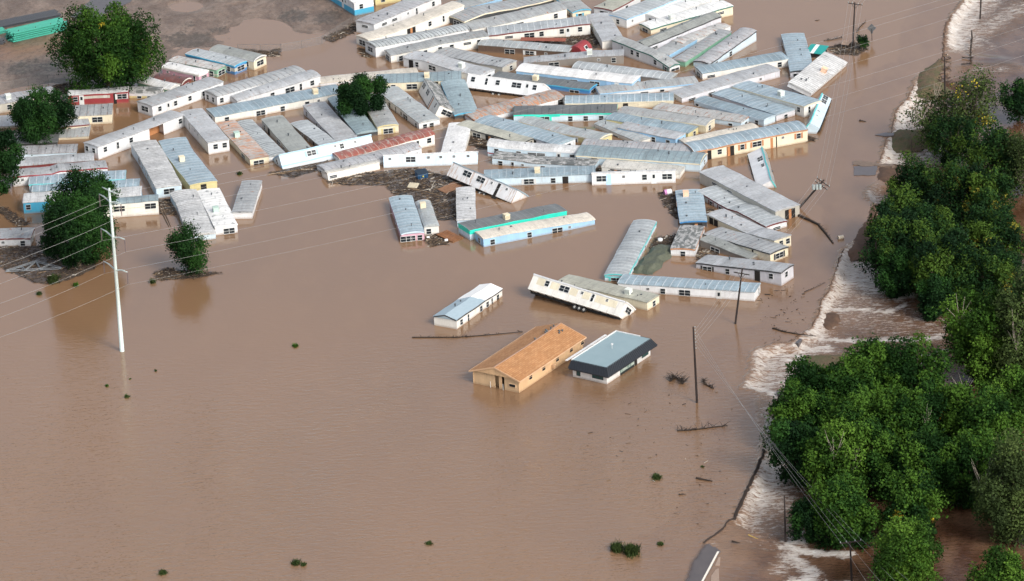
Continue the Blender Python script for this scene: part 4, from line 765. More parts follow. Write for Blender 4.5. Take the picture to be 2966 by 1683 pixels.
# white office with a black mansard
def mansard():
    G0, Gn, Gf = at(px('N', (1873,997))), at(px('N', (2412,640))), at(px('N', (1418,926)))
    ex = Gn - G0; L = ex.length; ex.normalize(); ey = Vector((-ex.y, ex.x, 0)); W = abs((Gf - G0).dot(ey))
    root = empty('flat_roofed_office', (G0.x, G0.y, 0), math.atan2(ex.y, ex.x)); tag(root, 'small white office with flat blue grey roof and black ribbed mansard edge, in open water', 'building')
    zt, zb, d = 2.8, 1.62, .8; white = wallmat((.78, .78, .77), .6, .2, .15)
    mb = MB(); mb.box(0, 0, -.8, L, W, zt - .15); mb.build('wall', white, root)
    m, nt, b = newmat('membrane_roof', (.3, .45, .5), .45); t = NT(nt); o, r, rnd = objvec(t); n = t.noise(o, .5, 4, .6); f = t.noise(t.mapping(o, (1, 3, 1)), 2, 4, .7)
    c = t.mix(n, (.20, .29, .32), (.27, .36, .39)); c = t.mix(t.math('MULTIPLY', t.ramp(f, .6, .75), .4), c, (.16, .24, .27)); t.link(c, b.inputs['Base Color'])
    mb = MB(); mb.box(-.1, -.1, zt - .15, L + .1, W + .1, zt - .02); mb.build('roof', m, root)
    mb = MB(); mb.box(-.12, W + .0, zt - .14, L + .12, W + .14, zt + .12); mb.box(L + .0, 1.8, zt - .14, L + .14, W, zt + .1); mb.box(-.05, W + .9, zt - .4, L * .9, W + 1.3, zt - .3); mb.build('parapet', white, root)
    blk = plain('mansard_black', (.022, .026, .034), .4, .1, .2); rib = plain('mansard_rib', (.012, .014, .018), .4)
    mb = MB(); c0 = [(-d, -d), (L + d, -d)]; zt2 = zt + .03
    mb.quad((-d, -d, zb), (L + d, -d, zb), (L + .05, -.05, zt2), (-.05, -.05, zt2)); mb.quad((-d, -d, zb), (-d, W + d*.4, zb), (-.05, W + .1, zt2), (-.05, -.05, zt2))
    mb.quad((L + d, -d, zb), (L + d, 1.6, zb), (L + .05, 1.8, zt2), (L + .05, -.05, zt2))
    mb.box(-d, -d, zb - .16, L + d, -d + .1, zb - .001); mb.box(-d, -d + .1, zb - .16, -d + .1, W + .2, zb - .001); mb.build('mansard', blk, root)
    mb = MB(); n = int(L / .42)
    for k in range(n + 1): x = -d + (L + 2*d) * k / n; xt = -.05 + (L + .1) * k / n; mb.hexa([(x-.03, -d-.04, zb), (x+.03, -d-.04, zb), (x+.03, -d+.02, zb), (x-.03, -d+.02, zb), (xt-.03, -.09, zt2+.02), (xt+.03, -.09, zt2+.02), (xt+.03, -.03, zt2), (xt-.03, -.03, zt2)])
    n = int(W / .42)
    for k in range(n + 1): y = -d + (W + d*1.4) * k / n; yt = -.05 + (W + .15) * k / n; mb.hexa([(-d-.04, y-.03, zb), (-d+.02, y-.03, zb), (-d+.02, y+.03, zb), (-d-.04, y+.03, zb), (-.09, yt-.03, zt2+.02), (-.03, yt-.03, zt2), (-.03, yt+.03, zt2), (-.09, yt+.03, zt2+.02)])
    mb.build('mansard_ribs', rib, root)
    blkf = plain('black_frame', (.02, .022, .025), .5)
    def wnd(x0, x1, z0, z1, n, side):
        mb = MB(); bx = (lambda a, b_, c_, d_, o0, o1, m: mb.box(a, -o1, c_, b_, -o0, d_, m)) if side == 'r' else (lambda a, b_, c_, d_, o0, o1, m: mb.box(-o1, a, c_, -o0, b_, d_, m))
        bx(x0, x1, z0, z1, .0, .03, 1); e = .07
        for q in ((x0, x1, z0, z0+e), (x0, x1, z1-e, z1), (x0, x0+e, z0+e, z1-e), (x1-e, x1, z0+e, z1-e)): bx(*q, .0, .06, 0)
        for k in range(1, n): xx = x0 + (x1-x0)*k/n; bx(xx-.03, xx+.03, z0+e, z1-e, .0, .06, 0)
        mb.build('window', [blkf, plain('tinted_glass', (.03, .08, .08), .15)], root)
    wnd(L*.80, L*.95, .45, 1.5, 2, 'r'); wnd(.6, 2.6, .55, 1.5, 3, 'l'); wnd(W - 1.35, W - .65, .35, 1.4, 1, 'l')
    mb = MB(); mb.box(L*.63, -.03, -.5, L*.69, 0, 1.5); mb.build('doorway', DARK, root)
    mb = MB(); mb.box(L*.70, -.05, .1, L*.79, 0, 1.55); mb.build('door', FRAME, root)
    s0, s1 = L*.30, L*.62; gr = plain('sign_green', (.20, .28, .25), .5); lt = plain('sign_letters', (.60, .66, .60), .5); dk = plain('sign_dark', (.02, .025, .025), .5)
    mb = MB(); mb.box(s0, -.05, .0, s1, 0, 1.5, 2); mb.box(s0, -.07, .38, s1, -.05, .95, 0); mb.box(s0, -.07, 1.08, s1, -.05, 1.5, 0); rr = random.Random(5)
    for z0, z1 in ((.46, .86), (1.15, 1.45)):
        x = s0 + .25
        while x < s1 - .3:
            wd = rr.uniform(.14, .24)
            if rr.random() < .85:
                mb.box(x, -.085, z0, x + .05, -.07, z1, 1)
                if rr.random() < .7: mb.box(x + .05, -.085, z1 - .07, x + wd, -.07, z1, 1)
                if rr.random() < .6: mb.box(x + .05, -.085, (z0+z1)/2 - .03, x + wd, -.07, (z0+z1)/2 + .03, 1)
                if rr.random() < .5: mb.box(x + wd - .05, -.085, z0, x + wd, -.07, (z0+z1)/2 - .03, 1)
            x += wd + .08
    mb.build('sign', [gr, lt, dk], root)
    mb = MB(); mb.tube([(L*.52, W*.5, zt - .05), (L*.52, W*.5, zt + .65)], .04, 6); mb.tube([(L*.52, W*.5, zt + .62), (L*.52, W*.5, zt + .85)], [.2, .17], 8); mb.build('vent_pipe', FRAME, root)
mansard()
# ---------------------------------------------------------------- trees
BARK = plain('bark', (.10, .075, .055), .9)
DEADW = plain('dead_wood', (.34, .30, .25), .9)
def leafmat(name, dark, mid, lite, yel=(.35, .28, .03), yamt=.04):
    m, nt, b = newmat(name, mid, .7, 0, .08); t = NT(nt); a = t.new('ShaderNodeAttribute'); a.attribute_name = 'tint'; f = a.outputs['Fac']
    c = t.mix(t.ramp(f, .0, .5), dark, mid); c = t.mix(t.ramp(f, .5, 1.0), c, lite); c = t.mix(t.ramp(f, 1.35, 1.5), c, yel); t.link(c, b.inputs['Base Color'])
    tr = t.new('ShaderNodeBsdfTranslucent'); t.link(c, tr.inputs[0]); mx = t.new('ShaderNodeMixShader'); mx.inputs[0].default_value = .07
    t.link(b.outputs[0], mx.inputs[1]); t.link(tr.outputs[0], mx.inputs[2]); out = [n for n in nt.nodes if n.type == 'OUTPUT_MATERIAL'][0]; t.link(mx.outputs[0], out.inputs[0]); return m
LM = {'c': leafmat('cottonwood_leaves', (.007,.026,.005), (.019,.055,.009), (.050,.110,.014)),
      'd': leafmat('elm_leaves', (.005,.019,.006), (.011,.036,.009), (.022,.066,.013)),
      'w': leafmat('willow_leaves', (.006,.020,.007), (.014,.042,.011), (.050,.094,.014), (.20,.19,.03)),
      'y': leafmat('poplar_leaves', (.015,.040,.006), (.036,.088,.011), (.078,.155,.020)),
      'o': leafmat('olive_leaves', (.018,.030,.010), (.036,.058,.018), (.065,.098,.028))}
def tree(xl, xr, yt, yb, st='c', n=9000, seed=1, label='', lobes=18, leaf=.30, zb=0.0, name='tree', group='trees standing in the flood', low=.12, yel=.0, dead=0, ragged=.7, clump=.46, fill=.62):
    r = np.random.default_rng(seed); base = at(((xl + xr) / 2, yb), zb); k = mpp(((xl + xr) / 2, yb)); rx = (xr - xl) / 2 * k
    H = (yb - yt) * k / math.cos(PITCH) - rx * .32 * .5; H = max(H, rx * .9)
    c = np.array([0, 0, H * (.5 + low / 2)]); rz = H * (1 - low) / 2; rad = np.array([rx * .92, rx * .92, rz])
    # lobes
    L = []; tries = 0
    while len(L) < lobes and tries < 4000:
        tries += 1; v = r.normal(size=3); v /= np.linalg.norm(v); rr = r.uniform(.5, .9) if len(L) else 0; p = c + v * rad * rr
        if all(np.linalg.norm((p - q[0]) / rad) > .40 for q in L): L.append((p, r.uniform(.22, .44), r.normal() * .33))
    K = len(L); n = int(n); per = 9; m = n // per
    li = r.integers(0, K, m); P = np.array([q[0] for q in L])[li]; LR = np.array([q[1] for q in L])[li][:, None] * rad.mean() * np.array([.92, .92, 1.12]); tl = np.array([q[2] for q in L])[li]
    v = r.normal(size=(m, 3)); v[:, 2] += .25; v /= np.linalg.norm(v, axis=1)[:, None]
    s = np.where(r.random(m) < fill, r.uniform(.84, 1.06, m), r.uniform(.2, .95, m)) + (r.random(m) < .13 * ragged) * r.uniform(.05, .38, m)
    C = P + v * LR * s[:, None]; C[:, 2] = np.maximum(C[:, 2], .1)
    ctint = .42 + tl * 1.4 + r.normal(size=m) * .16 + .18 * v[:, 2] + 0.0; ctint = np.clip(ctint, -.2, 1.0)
    if yel:
        for q in C[r.integers(0, m, max(1, int(yel * 300)))]: ctint = np.where((np.linalg.norm(C - q, axis=1) < .75) & (r.random(m) < .8), 1.7, ctint)
    cl = np.repeat(C, per, 0) + r.normal(size=(m * per, 3)) * clump * (leaf / .3) ** .5 * .62; N = m * per
    tint = np.repeat(ctint, per) + r.normal(size=N) * .09
    nrm = np.repeat(v, per, 0) * .7 + r.normal(size=(N, 3)) * .75; nrm[:, 2] += .35; nrm /= np.linalg.norm(nrm, axis=1)[:, None]
    a = np.cross(nrm, r.normal(size=(N, 3))); a /= np.linalg.norm(a, axis=1)[:, None]; b = np.cross(nrm, a)
    sz = leaf * 1.18 * r.uniform(.5, 1.15, N)[:, None]; a *= sz * .62; b *= sz * .5
    co = np.stack([cl - a, cl - b * .9, cl + a, cl + b * .9], 1).reshape(-1, 3).astype(np.float32)
    me = bpy.data.meshes.new('crown'); me.vertices.add(N * 4); me.vertices.foreach_set('co', co.ravel()); me.loops.add(N * 4); me.loops.foreach_set('vertex_index', np.arange(N * 4, dtype=np.int32))
    me.polygons.add(N); me.polygons.foreach_set('loop_start', (np.arange(N) * 4).astype(np.int32)); at_ = me.attributes.new('tint', 'FLOAT', 'FACE'); at_.data.foreach_set('value', tint.astype(np.float32))
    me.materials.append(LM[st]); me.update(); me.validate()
    root = empty(name, base); tag(root, label, 'tree', group); o = bpy.data.objects.new('crown', me); COL.objects.link(o); o.parent = root
    rd = random.Random(seed); tr = max(.12, rx * .055); mb = MB(); top = Vector((rd.uniform(-.3, .3), rd.uniform(-.3, .3), H * .55))
    mb.tube([(0, 0, -1), (.05, 0, H * .15), (top.x * .6, top.y * .6, H * .35), top], [tr * 1.2, tr, tr * .8, tr * .5], 8)
    for p, q, _ in L:
        z0 = rd.uniform(.12, .45) * H; p = Vector(p.tolist()); s0 = Vector((top.x * z0 / H, top.y * z0 / H, z0)); mid = s0.lerp(p, .5) + Vector((rd.uniform(-.3, .3), rd.uniform(-.3, .3), rd.uniform(.1, .5)))
        mb.tube([s0, mid, p], [tr * .5, tr * .3, tr * .12], 5)
    mb.build('trunk', BARK, root)
    if dead:
        for q in range(dead):
            mb = MB(); p, q_, _ = L[rd.randrange(K)]; p = Vector(p.tolist()); 
            for w_ in range(7):
                e = p + Vector((rd.uniform(-1, 1) * rx * .35, rd.uniform(-1, .3) * rx * .3, rd.uniform(.3, .75) * rz)); mb.tube([p, p.lerp(e, .5) + Vector((rd.uniform(-.2, .2), 0, .1)), e], [.05, .035, .015], 4, cap=False)
            mb.build('dead_branch', DEADW, root)
    return root
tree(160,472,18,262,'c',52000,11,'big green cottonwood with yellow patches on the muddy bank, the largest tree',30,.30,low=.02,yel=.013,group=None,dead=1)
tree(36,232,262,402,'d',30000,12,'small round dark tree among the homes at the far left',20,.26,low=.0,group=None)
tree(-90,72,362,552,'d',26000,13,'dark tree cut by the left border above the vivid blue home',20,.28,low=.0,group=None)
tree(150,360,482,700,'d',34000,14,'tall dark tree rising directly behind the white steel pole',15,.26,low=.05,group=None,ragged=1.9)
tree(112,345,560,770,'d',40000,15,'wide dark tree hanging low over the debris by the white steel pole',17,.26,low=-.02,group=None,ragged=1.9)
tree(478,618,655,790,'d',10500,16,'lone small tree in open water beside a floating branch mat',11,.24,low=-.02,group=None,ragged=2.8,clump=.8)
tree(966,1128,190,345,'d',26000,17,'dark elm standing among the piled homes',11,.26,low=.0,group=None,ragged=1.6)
tree(2478,2515,92,146,'d',1500,18,'small bush at the foot of the far crossarm pole',6,.22,low=-.05,group=None)
G = 'trees of the drowned wood at the right'
def F(xl, xr, yt, yb, st, n, seed, lb, lobes=18, leaf=.3, **k):
    m = (xl + xr) / 2; h = (xr - xl) / 2 * k.pop('grow', 1.10 if yb < 450 else 1.34); k.setdefault('low', -.06 if yb > 460 else .1); k.setdefault('ragged', 1.1)
    return tree(m - h, m + h, yt - (yb - yt) * (.02 if yb < 450 else .10), yb + (0 if yb < 450 else 6), st, n * (.85 if yb < 450 else 1.45), seed, lb, lobes + 6, leaf, zb=-.9, group=G, **k)
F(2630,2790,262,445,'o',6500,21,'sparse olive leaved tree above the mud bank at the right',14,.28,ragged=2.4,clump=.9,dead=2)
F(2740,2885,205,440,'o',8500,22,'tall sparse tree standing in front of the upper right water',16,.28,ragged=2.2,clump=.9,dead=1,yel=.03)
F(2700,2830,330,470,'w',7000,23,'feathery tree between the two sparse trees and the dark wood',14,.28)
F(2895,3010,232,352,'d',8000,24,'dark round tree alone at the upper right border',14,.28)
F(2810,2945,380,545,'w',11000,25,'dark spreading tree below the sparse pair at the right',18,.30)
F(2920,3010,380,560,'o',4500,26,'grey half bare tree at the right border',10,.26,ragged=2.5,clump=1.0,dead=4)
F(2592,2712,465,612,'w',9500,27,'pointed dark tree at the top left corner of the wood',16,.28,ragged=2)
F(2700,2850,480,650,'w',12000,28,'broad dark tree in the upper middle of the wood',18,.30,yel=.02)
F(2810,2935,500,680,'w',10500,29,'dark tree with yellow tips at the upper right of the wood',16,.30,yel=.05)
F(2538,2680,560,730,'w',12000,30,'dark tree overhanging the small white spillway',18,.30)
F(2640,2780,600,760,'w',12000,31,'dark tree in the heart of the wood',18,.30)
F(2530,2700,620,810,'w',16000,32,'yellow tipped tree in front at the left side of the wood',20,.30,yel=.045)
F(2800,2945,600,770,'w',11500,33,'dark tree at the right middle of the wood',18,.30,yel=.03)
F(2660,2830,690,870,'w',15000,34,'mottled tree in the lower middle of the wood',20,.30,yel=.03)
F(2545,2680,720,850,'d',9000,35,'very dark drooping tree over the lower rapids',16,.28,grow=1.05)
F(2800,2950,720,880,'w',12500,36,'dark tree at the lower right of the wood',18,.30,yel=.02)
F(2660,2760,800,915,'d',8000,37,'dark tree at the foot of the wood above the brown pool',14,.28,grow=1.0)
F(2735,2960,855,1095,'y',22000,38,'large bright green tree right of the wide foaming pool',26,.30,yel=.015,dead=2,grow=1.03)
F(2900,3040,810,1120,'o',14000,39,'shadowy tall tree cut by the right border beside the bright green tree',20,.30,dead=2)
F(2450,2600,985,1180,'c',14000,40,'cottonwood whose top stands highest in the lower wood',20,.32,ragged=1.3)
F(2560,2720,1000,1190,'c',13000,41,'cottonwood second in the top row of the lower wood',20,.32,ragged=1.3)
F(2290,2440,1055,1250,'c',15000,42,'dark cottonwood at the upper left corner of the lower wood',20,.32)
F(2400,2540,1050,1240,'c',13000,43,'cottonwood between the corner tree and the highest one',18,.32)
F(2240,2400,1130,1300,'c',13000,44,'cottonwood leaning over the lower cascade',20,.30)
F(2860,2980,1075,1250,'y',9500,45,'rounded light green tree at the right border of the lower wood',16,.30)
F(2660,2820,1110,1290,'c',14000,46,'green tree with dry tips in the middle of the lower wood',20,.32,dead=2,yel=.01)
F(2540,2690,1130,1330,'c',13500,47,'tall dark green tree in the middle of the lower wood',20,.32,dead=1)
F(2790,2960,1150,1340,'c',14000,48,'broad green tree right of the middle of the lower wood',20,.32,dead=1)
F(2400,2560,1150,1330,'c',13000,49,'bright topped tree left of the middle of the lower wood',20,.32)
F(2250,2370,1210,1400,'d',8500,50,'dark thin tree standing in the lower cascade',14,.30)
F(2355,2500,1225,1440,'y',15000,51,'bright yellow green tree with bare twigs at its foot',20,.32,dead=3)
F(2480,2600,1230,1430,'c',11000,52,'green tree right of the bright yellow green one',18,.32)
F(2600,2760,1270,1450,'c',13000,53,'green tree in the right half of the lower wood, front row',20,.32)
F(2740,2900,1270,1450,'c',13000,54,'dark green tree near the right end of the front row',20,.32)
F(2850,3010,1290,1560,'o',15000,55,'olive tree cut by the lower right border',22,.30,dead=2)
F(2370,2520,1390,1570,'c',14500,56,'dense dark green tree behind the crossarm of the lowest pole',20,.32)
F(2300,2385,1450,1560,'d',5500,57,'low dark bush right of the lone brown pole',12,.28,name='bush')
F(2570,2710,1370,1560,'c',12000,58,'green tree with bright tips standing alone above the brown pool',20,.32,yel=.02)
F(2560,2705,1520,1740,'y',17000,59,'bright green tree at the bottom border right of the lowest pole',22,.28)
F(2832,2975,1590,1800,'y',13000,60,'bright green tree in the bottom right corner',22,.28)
# floating tufts and shrubs
def tuft(x, y, wpx, hpx, label, st='y', seed=1, name='shrub', cat='shrub', n=900):
    r = np.random.default_rng(seed); b = at((x, y)); k = mpp((x, y)); wd = wpx * k / 2; h = hpx * k; N = n
    p = r.normal(size=(N, 2)) * np.array([wd * .34, wd * .5]); ang = r.uniform(0, 6.28, N); ln = h * r.uniform(.4, 1.1, N); lean = r.uniform(.1, .7, N) * ln
    base = np.stack([p[:, 0], p[:, 1], np.full(N, -.05)], 1); tip = base + np.stack([np.cos(ang) * lean, np.sin(ang) * lean, ln], 1); w_ = np.stack([-np.sin(ang), np.cos(ang), np.zeros(N)], 1) * (.022 + .02 * r.random(N))[:, None]
    mid = base * .45 + tip * .55; mid[:, 2] += ln * .12; co = np.stack([base - w_, base + w_, mid + w_ * 1.3, tip, mid - w_ * 1.3], 1).reshape(-1, 3).astype(np.float32)
    me = bpy.data.meshes.new(name); me.vertices.add(N * 5); me.vertices.foreach_set('co', co.ravel()); me.loops.add(N * 5); me.loops.foreach_set('vertex_index', np.arange(N * 5, dtype=np.int32)); me.polygons.add(N); me.polygons.foreach_set('loop_start', (np.arange(N) * 5).astype(np.int32))
    at_ = me.attributes.new('tint', 'FLOAT', 'FACE'); at_.data.foreach_set('value', (.5 + r.normal(size=N) * .25).astype(np.float32)); me.materials.append(LM[st]); me.update(); me.validate()
    o = bpy.data.objects.new(name, me); COL.objects.link(o); o.location = b; tag(o, label, cat, 'weeds poking out of the flood'); return o
D_ = 1.1559
for i, (x, y, w_, h, st, lb) in enumerate([(1545,1378,52,44,'w','larger left clump of the dark willow shrub near the bottom'),(1583,1385,66,46,'w','larger right clump of the dark willow shrub near the bottom'),(1655,1364,28,16,'w','small green weed just right of the dark willow shrub'),
  (740,868,30,14,'y','green weed tuft in the open water in the middle left'),(390,930,12,12,'y','tiny weed right of the steel pole reflection'),(268,968,14,14,'y','tiny weed left of the steel pole reflection'),(318,995,24,16,'y','green weed standing in the steel pole reflection'),(326,950,8,8,'y','very small weed above the one in the pole reflection'),
  (742,1412,40,20,'y','long green weed tuft nearest the bottom border at the left'),(762,1416,24,18,'o','brownish end of the long weed tuft near the bottom'),(408,1436,38,16,'o','pale weed tuft at the bottom left'),(1075,1362,36,10,'w','thin flat weed in the lower centre water'),(1645,1197,46,16,'o','olive weed raft in the right centre water'),
  (1760,1170,16,10,'w','small dark weed under the olive weed raft'),(98,738,24,20,'y','green weed on the open water left of the white pole'),(190,716,28,18,'y','green weed at the tip of the debris near the white pole'),(135,705,50,40,'d','leafy shrub floating in front of the roof trusses'),(382,708,26,26,'d','small weed left of the floating branch mat'),
  (600,436,26,14,'d','green weed between the blue roof home and the orange rusted roof'),(1955,150,20,20,'y','weed beside the cream trimmed home')][:19]):
    tuft(x * D_, y * D_, w_ * D_ * .7, h * D_ * .42, lb, 'y' if st == 'y' and i % 2 else 'o', 100 + i, n=int(30 + w_ * w_ * .2))
# ---------------------------------------------------------------- poles, wires
PW_ = plain('pole_wood', (.018, .011, .009), .9); STEEL = plain('pole_steel', (.50, .58, .56), .45, .2); INS = plain('insulator', (.18, .13, .12), .4); WIRE = plain('wire', (.30, .30, .29), .5, 0)
GREY = plain('transformer_grey', (.36, .42, .42), .5, .1)
def wire(a, b, sag, rad, label, group):
    n = 26; mid = (a + b) / 2; pts = [a.lerp(b, i / n) - Vector((0, 0, sag * 4 * (i / n) * (1 - i / n))) - mid for i in range(n + 1)]
    mb = MB(); mb.tube(pts, rad, 4); o = mb.build('power_line', WIRE); o.location = mid; tag(o, label, 'power line', group); return o
# big white steel pole
bp = at((353.7, 1017)); tp = at_plane((316, 545), bp, Vector((0, 1, 0)));
root = empty('steel_pole', bp); tag(root, 'tall tapered white steel transmission pole with curved arms', 'pole'); lean = (tp - bp); H = lean.length; u = lean.normalized()
mb = MB(); mb.tube([u * -1.0, u * H * .33, u * H * .66, u * H], [.36, .30, .24, .17], 16); mb.build('pole', STEEL, root, True)
av = Vector((.62, -.78, 0)); ends = []
for j, (f, l, up) in enumerate(((.985, 1.9, .0), (.915, 2.9, .55), (.70, 3.2, .6), (.50, 3.2, .6))):
    for sgn in (-1, 1):
        s0 = u * H * f; e = s0 + av * sgn * l + Vector((0, 0, up if j else .05)); md = s0 + av * sgn * l * .55 + Vector((0, 0, up * .85 if j else .02))
        mb = MB(); mb.tube([s0, md, e], [.13, .11, .08], 8); mb.build('arm', STEEL, root, True)
        if j:
            mb = MB()
            for q in range(11): z = -.15 - q * .17; mb.tube([e + Vector((0, 0, z)), e + Vector((0, 0, z - .08))], [.13, .05], 8)
            mb.tube([e, e + Vector((0, 0, -2.05))], .03, 5); mb.build('insulator', INS, root); ends.append(bp + e + Vector((0, 0, -2.05)))
        elif sgn == 1: ends.append(bp + e)
Ac = bp + u * H * .8; Qr = Ac + (at((2700, -8), 15.5) - Ac) * 1.6; Ql = at((-420, 900), 15.5)
nm = ['overhead ground wire at the top', 'upper conductor on the near side', 'upper conductor on the far side', 'middle conductor on the near side', 'middle conductor on the far side', 'lower conductor on the near side', 'lower conductor on the far side']
for i, e in enumerate(ends):
    wire(e, Qr + (e - Ac) * Vector((1, 1, 1)).length / 1.732, 5.5, .013, nm[i] + ', running right from the steel pole', 'transmission wires'); wire(e, Ql + (e - Ac), 1.2, .018, nm[i] + ', running left from the steel pole', 'transmission wires')
def pole(top, base, label, arms=(), rad=.15, trans=False, zb=0.0, dist=0.0, name='utility_pole', pins=False):
    b = at(base, zb); t_ = at_plane(top, b + Vector((0, dist, 0)), Vector((0, 1, 0))); root = empty(name, b); tag(root, label, 'power pole', 'wooden poles along the drowned road'); v = t_ - b
    mb = MB(); mb.tube([v.normalized() * -1.2, v * .5, v], [rad * 1.15, rad, rad * .75], 10); mb.build('pole', PW_, root, True); tips = []
    for (a0, a1) in arms:
        A = at_plane(a0, t_, Vector((0, 1, 0))) - b; B_ = at_plane(a1, t_, Vector((0, 1, 0))) - b; A.y += .0; mb = MB(); dv = (B_ - A).normalized() * .0
        mb.obox((A + B_) / 2 + Vector((0, -.16, 0)), (B_ - A) / 2, Vector((0, .06, 0)), Vector((0, 0, .075))); mb.build('crossarm', PW_, root)
        mid = (A + B_) / 2; low = mid - v.normalized() * .9; mb = MB(); mb.tube([A.lerp(B_, .22), low], .035, 4); mb.tube([A.lerp(B_, .78), low], .035, 4); mb.build('brace', PW_, root)
        for q in (.03, .3, .7, .97):
            p = A.lerp(B_, q) + Vector((0, -.16, .07)); mb = MB(); mb.tube([p, p + Vector((0, 0, .22))], [.05, .07], 6); mb.build('insulator', GREY, root)
            tips.append(b + p + Vector((0, 0, .22)))
    if trans:
        for q in (-1, 0, 1):
            c = v * .78 + Vector((q * .55 - .3, -.35, 0)); mb = MB(); mb.tube([c - Vector((0, 0, .4)), c + Vector((0, 0, .4))], .24, 10); mb.build('transformer', GREY, root)
    if pins:
        for q in range(8):
            p = v * (1 - .04 * q) + Vector((.18, 0, 0)); mb = MB(); mb.tube([p, p + Vector((.14, 0, 0))], [.05, .07], 6); mb.build('insulator', GREY, root)
    return b, t_, tips
k = .2728
p1 = pole((2476, 7), (2470, 134), 'far wooden pole with one crossarm above a bush and wreckage', [((2456, 8), (2498, 14))])
p2 = pole((2387, 521), (2313, 604), 'leaning wooden pole with double crossarm and transformers beside the large pale roof', [((2366, 515), (2403, 541)), ((2361, 524), (2396, 549))], .17, True)
p3 = pole((2150, 778), (2130, 938), 'wooden pole with crossarm in front of the long white home', [((2125, 787), (2171, 795))], .15)
p4 = pole((2008, 947), (2019, 1166), 'tall bare wooden pole with side insulators right of the flat roofed office', (), .17, pins=True)
p5 = pole((2272, 1437), (2275, 1563), 'lone brown pole without crossarm near the bottom of the cascade', (), .13, zb=-.5)
p6 = pole((2462, 1568), (2468, 1700), 'lowest wooden pole with a long crossarm at the bottom border', [((2432, 1573), (2495, 1565))], .15, zb=-.9)
p7 = pole((2843, -40), (2839, 54), 'farthest pole at the top border beyond the white cascade', (), .15, zb=-.9)
p8 = pole((2736, 164), (2737, 271), 'dark pole rising beside the sparse olive tree', (), .14, zb=-.4)
p9 = pole((2814, 88), (2816, 113), 'short stump of a broken post below the farthest pole', (), .14, zb=-.9)
p10 = pole((2641, 405), (2640, 466), 'thin pale pole standing in the middle rapids', (), .07, zb=-.8)
p11 = pole((2537, 700), (2537, 832), 'dark pole at the left edge of the wood', (), .14, zb=-.9)
W2 = 'wires along the drowned road'
def W_(a, b, s, lb): wire(a, b, s, .013, lb, W2)
n4 = ['first', 'second', 'third', 'fourth']
for i in range(4):
    W_(p1[2][i], p2[2][i], 1.4, n4[i] + ' wire between the far pole and the leaning pole')
    W_(p2[2][4 + i], p3[2][i], .9, n4[i] + ' wire between the leaning pole and the pole by the long white home')
    W_(p3[2][i], p4[1] + Vector((.2, 0, -.5 - i * .7)), .5, n4[i] + ' wire between the crossarm pole and the tall bare pole')
    W_(p4[1] + Vector((.3, 0, -.5 - i * .8)), p6[2][i], 1.2, n4[i] + ' wire from the tall bare pole down to the lowest pole')
    W_(p6[2][i], at((2500 + i * 55 + 60, 1760), 5.5), .1, n4[i] + ' wire leaving the lowest pole at the bottom border')
    W_(p1[2][i], p1[2][i] + Vector((25, 60, 3)), .5, n4[i] + ' wire leaving the far pole upward')
# warning sign on post
b = at((2526, 117)); root = empty('road_sign', b); tag(root, 'diamond shaped road sign seen from behind beside the far pole', 'road sign')
mb = MB(); mb.tube([(0, 0, -.5), (-.05, 0, 2.2)], .06, 6); mb.build('post', PW_, root)
mb = MB(); mb.obox((-.06, .0, 2.35), Vector((.42, 0, .42)), Vector((0, .02, 0)), Vector((-.42, 0, .42))); mb.build('sign_plate', plain('sign_back', (.10, .11, .12), .5, .3), root); mb = MB(); mb.box(-.25, -.03, 1.35, .13, .03, 1.75); mb.build('small_plate', plain('sign_back2', (.08, .09, .1), .5, .3), root)
# ---------------------------------------------------------------- chain link fence
def fence(pts, label, h=1.5, step=3.0):
    P = [at(p, 0) for p in pts]; o = P[0].copy(); root = empty('wire_fence', o); tag(root, label, 'fence'); mt = plain('fence_steel', (.17, .16, .15), .6, .2)
    tot = []; 
    for a, b in zip(P[:-1], P[1:]):
        n = max(1, int((b - a).length / step)); tot += [a.lerp(b, q / n) for q in range(n)]
    tot.append(P[-1]); tops = []
    for q in tot: mb = MB(); mb.tube([q - o - Vector((0, 0, .6)), q - o + Vector((0, 0, h))], .05, 6); mb.build('post', mt, root); tops.append(q - o)
    mb = MB(); mb.tube([q + Vector((0, 0, h - .04)) for q in tops], .035, 5); mb.build('rail', mt, root)
    m, nt, bb = newmat('chain_link', (.25, .24, .23), .6, .2); t = NT(nt); tc = t.new('ShaderNodeTexCoord'); sp = t.new('ShaderNodeSeparateXYZ'); t.link(tc.outputs['Object'], sp.inputs[0])
    u_ = t.math('ADD', sp.outputs['X'], sp.outputs['Y']); l1 = t.math('FRACT', t.math('MULTIPLY', t.math('ADD', u_, sp.outputs['Z']), 5)); l2 = t.math('FRACT', t.math('MULTIPLY', t.math('SUBTRACT', u_, sp.outputs['Z']), 5))
    al = t.math('MAXIMUM', t.math('LESS_THAN', l1, .09), t.math('LESS_THAN', l2, .09)); t.link(al, bb.inputs['Alpha'])
    mb = MB()
    for a, b in zip(tops[:-1], tops[1:]): mb.quad(a, b, b + Vector((0, 0, h - .05)), a + Vector((0, 0, h - .05)))
    mb.build('chain_link_mesh', m, root)
fence([(690,150),(755,150),(815,150),(875,140),(933,128),(975,100),(1020,72)], 'chain link fence along the flooded field edge near the white and blue home')
fence([(-30,268),(40,256),(82,248),(140,240),(200,238)], 'chain link fence along the mud behind the far left home')
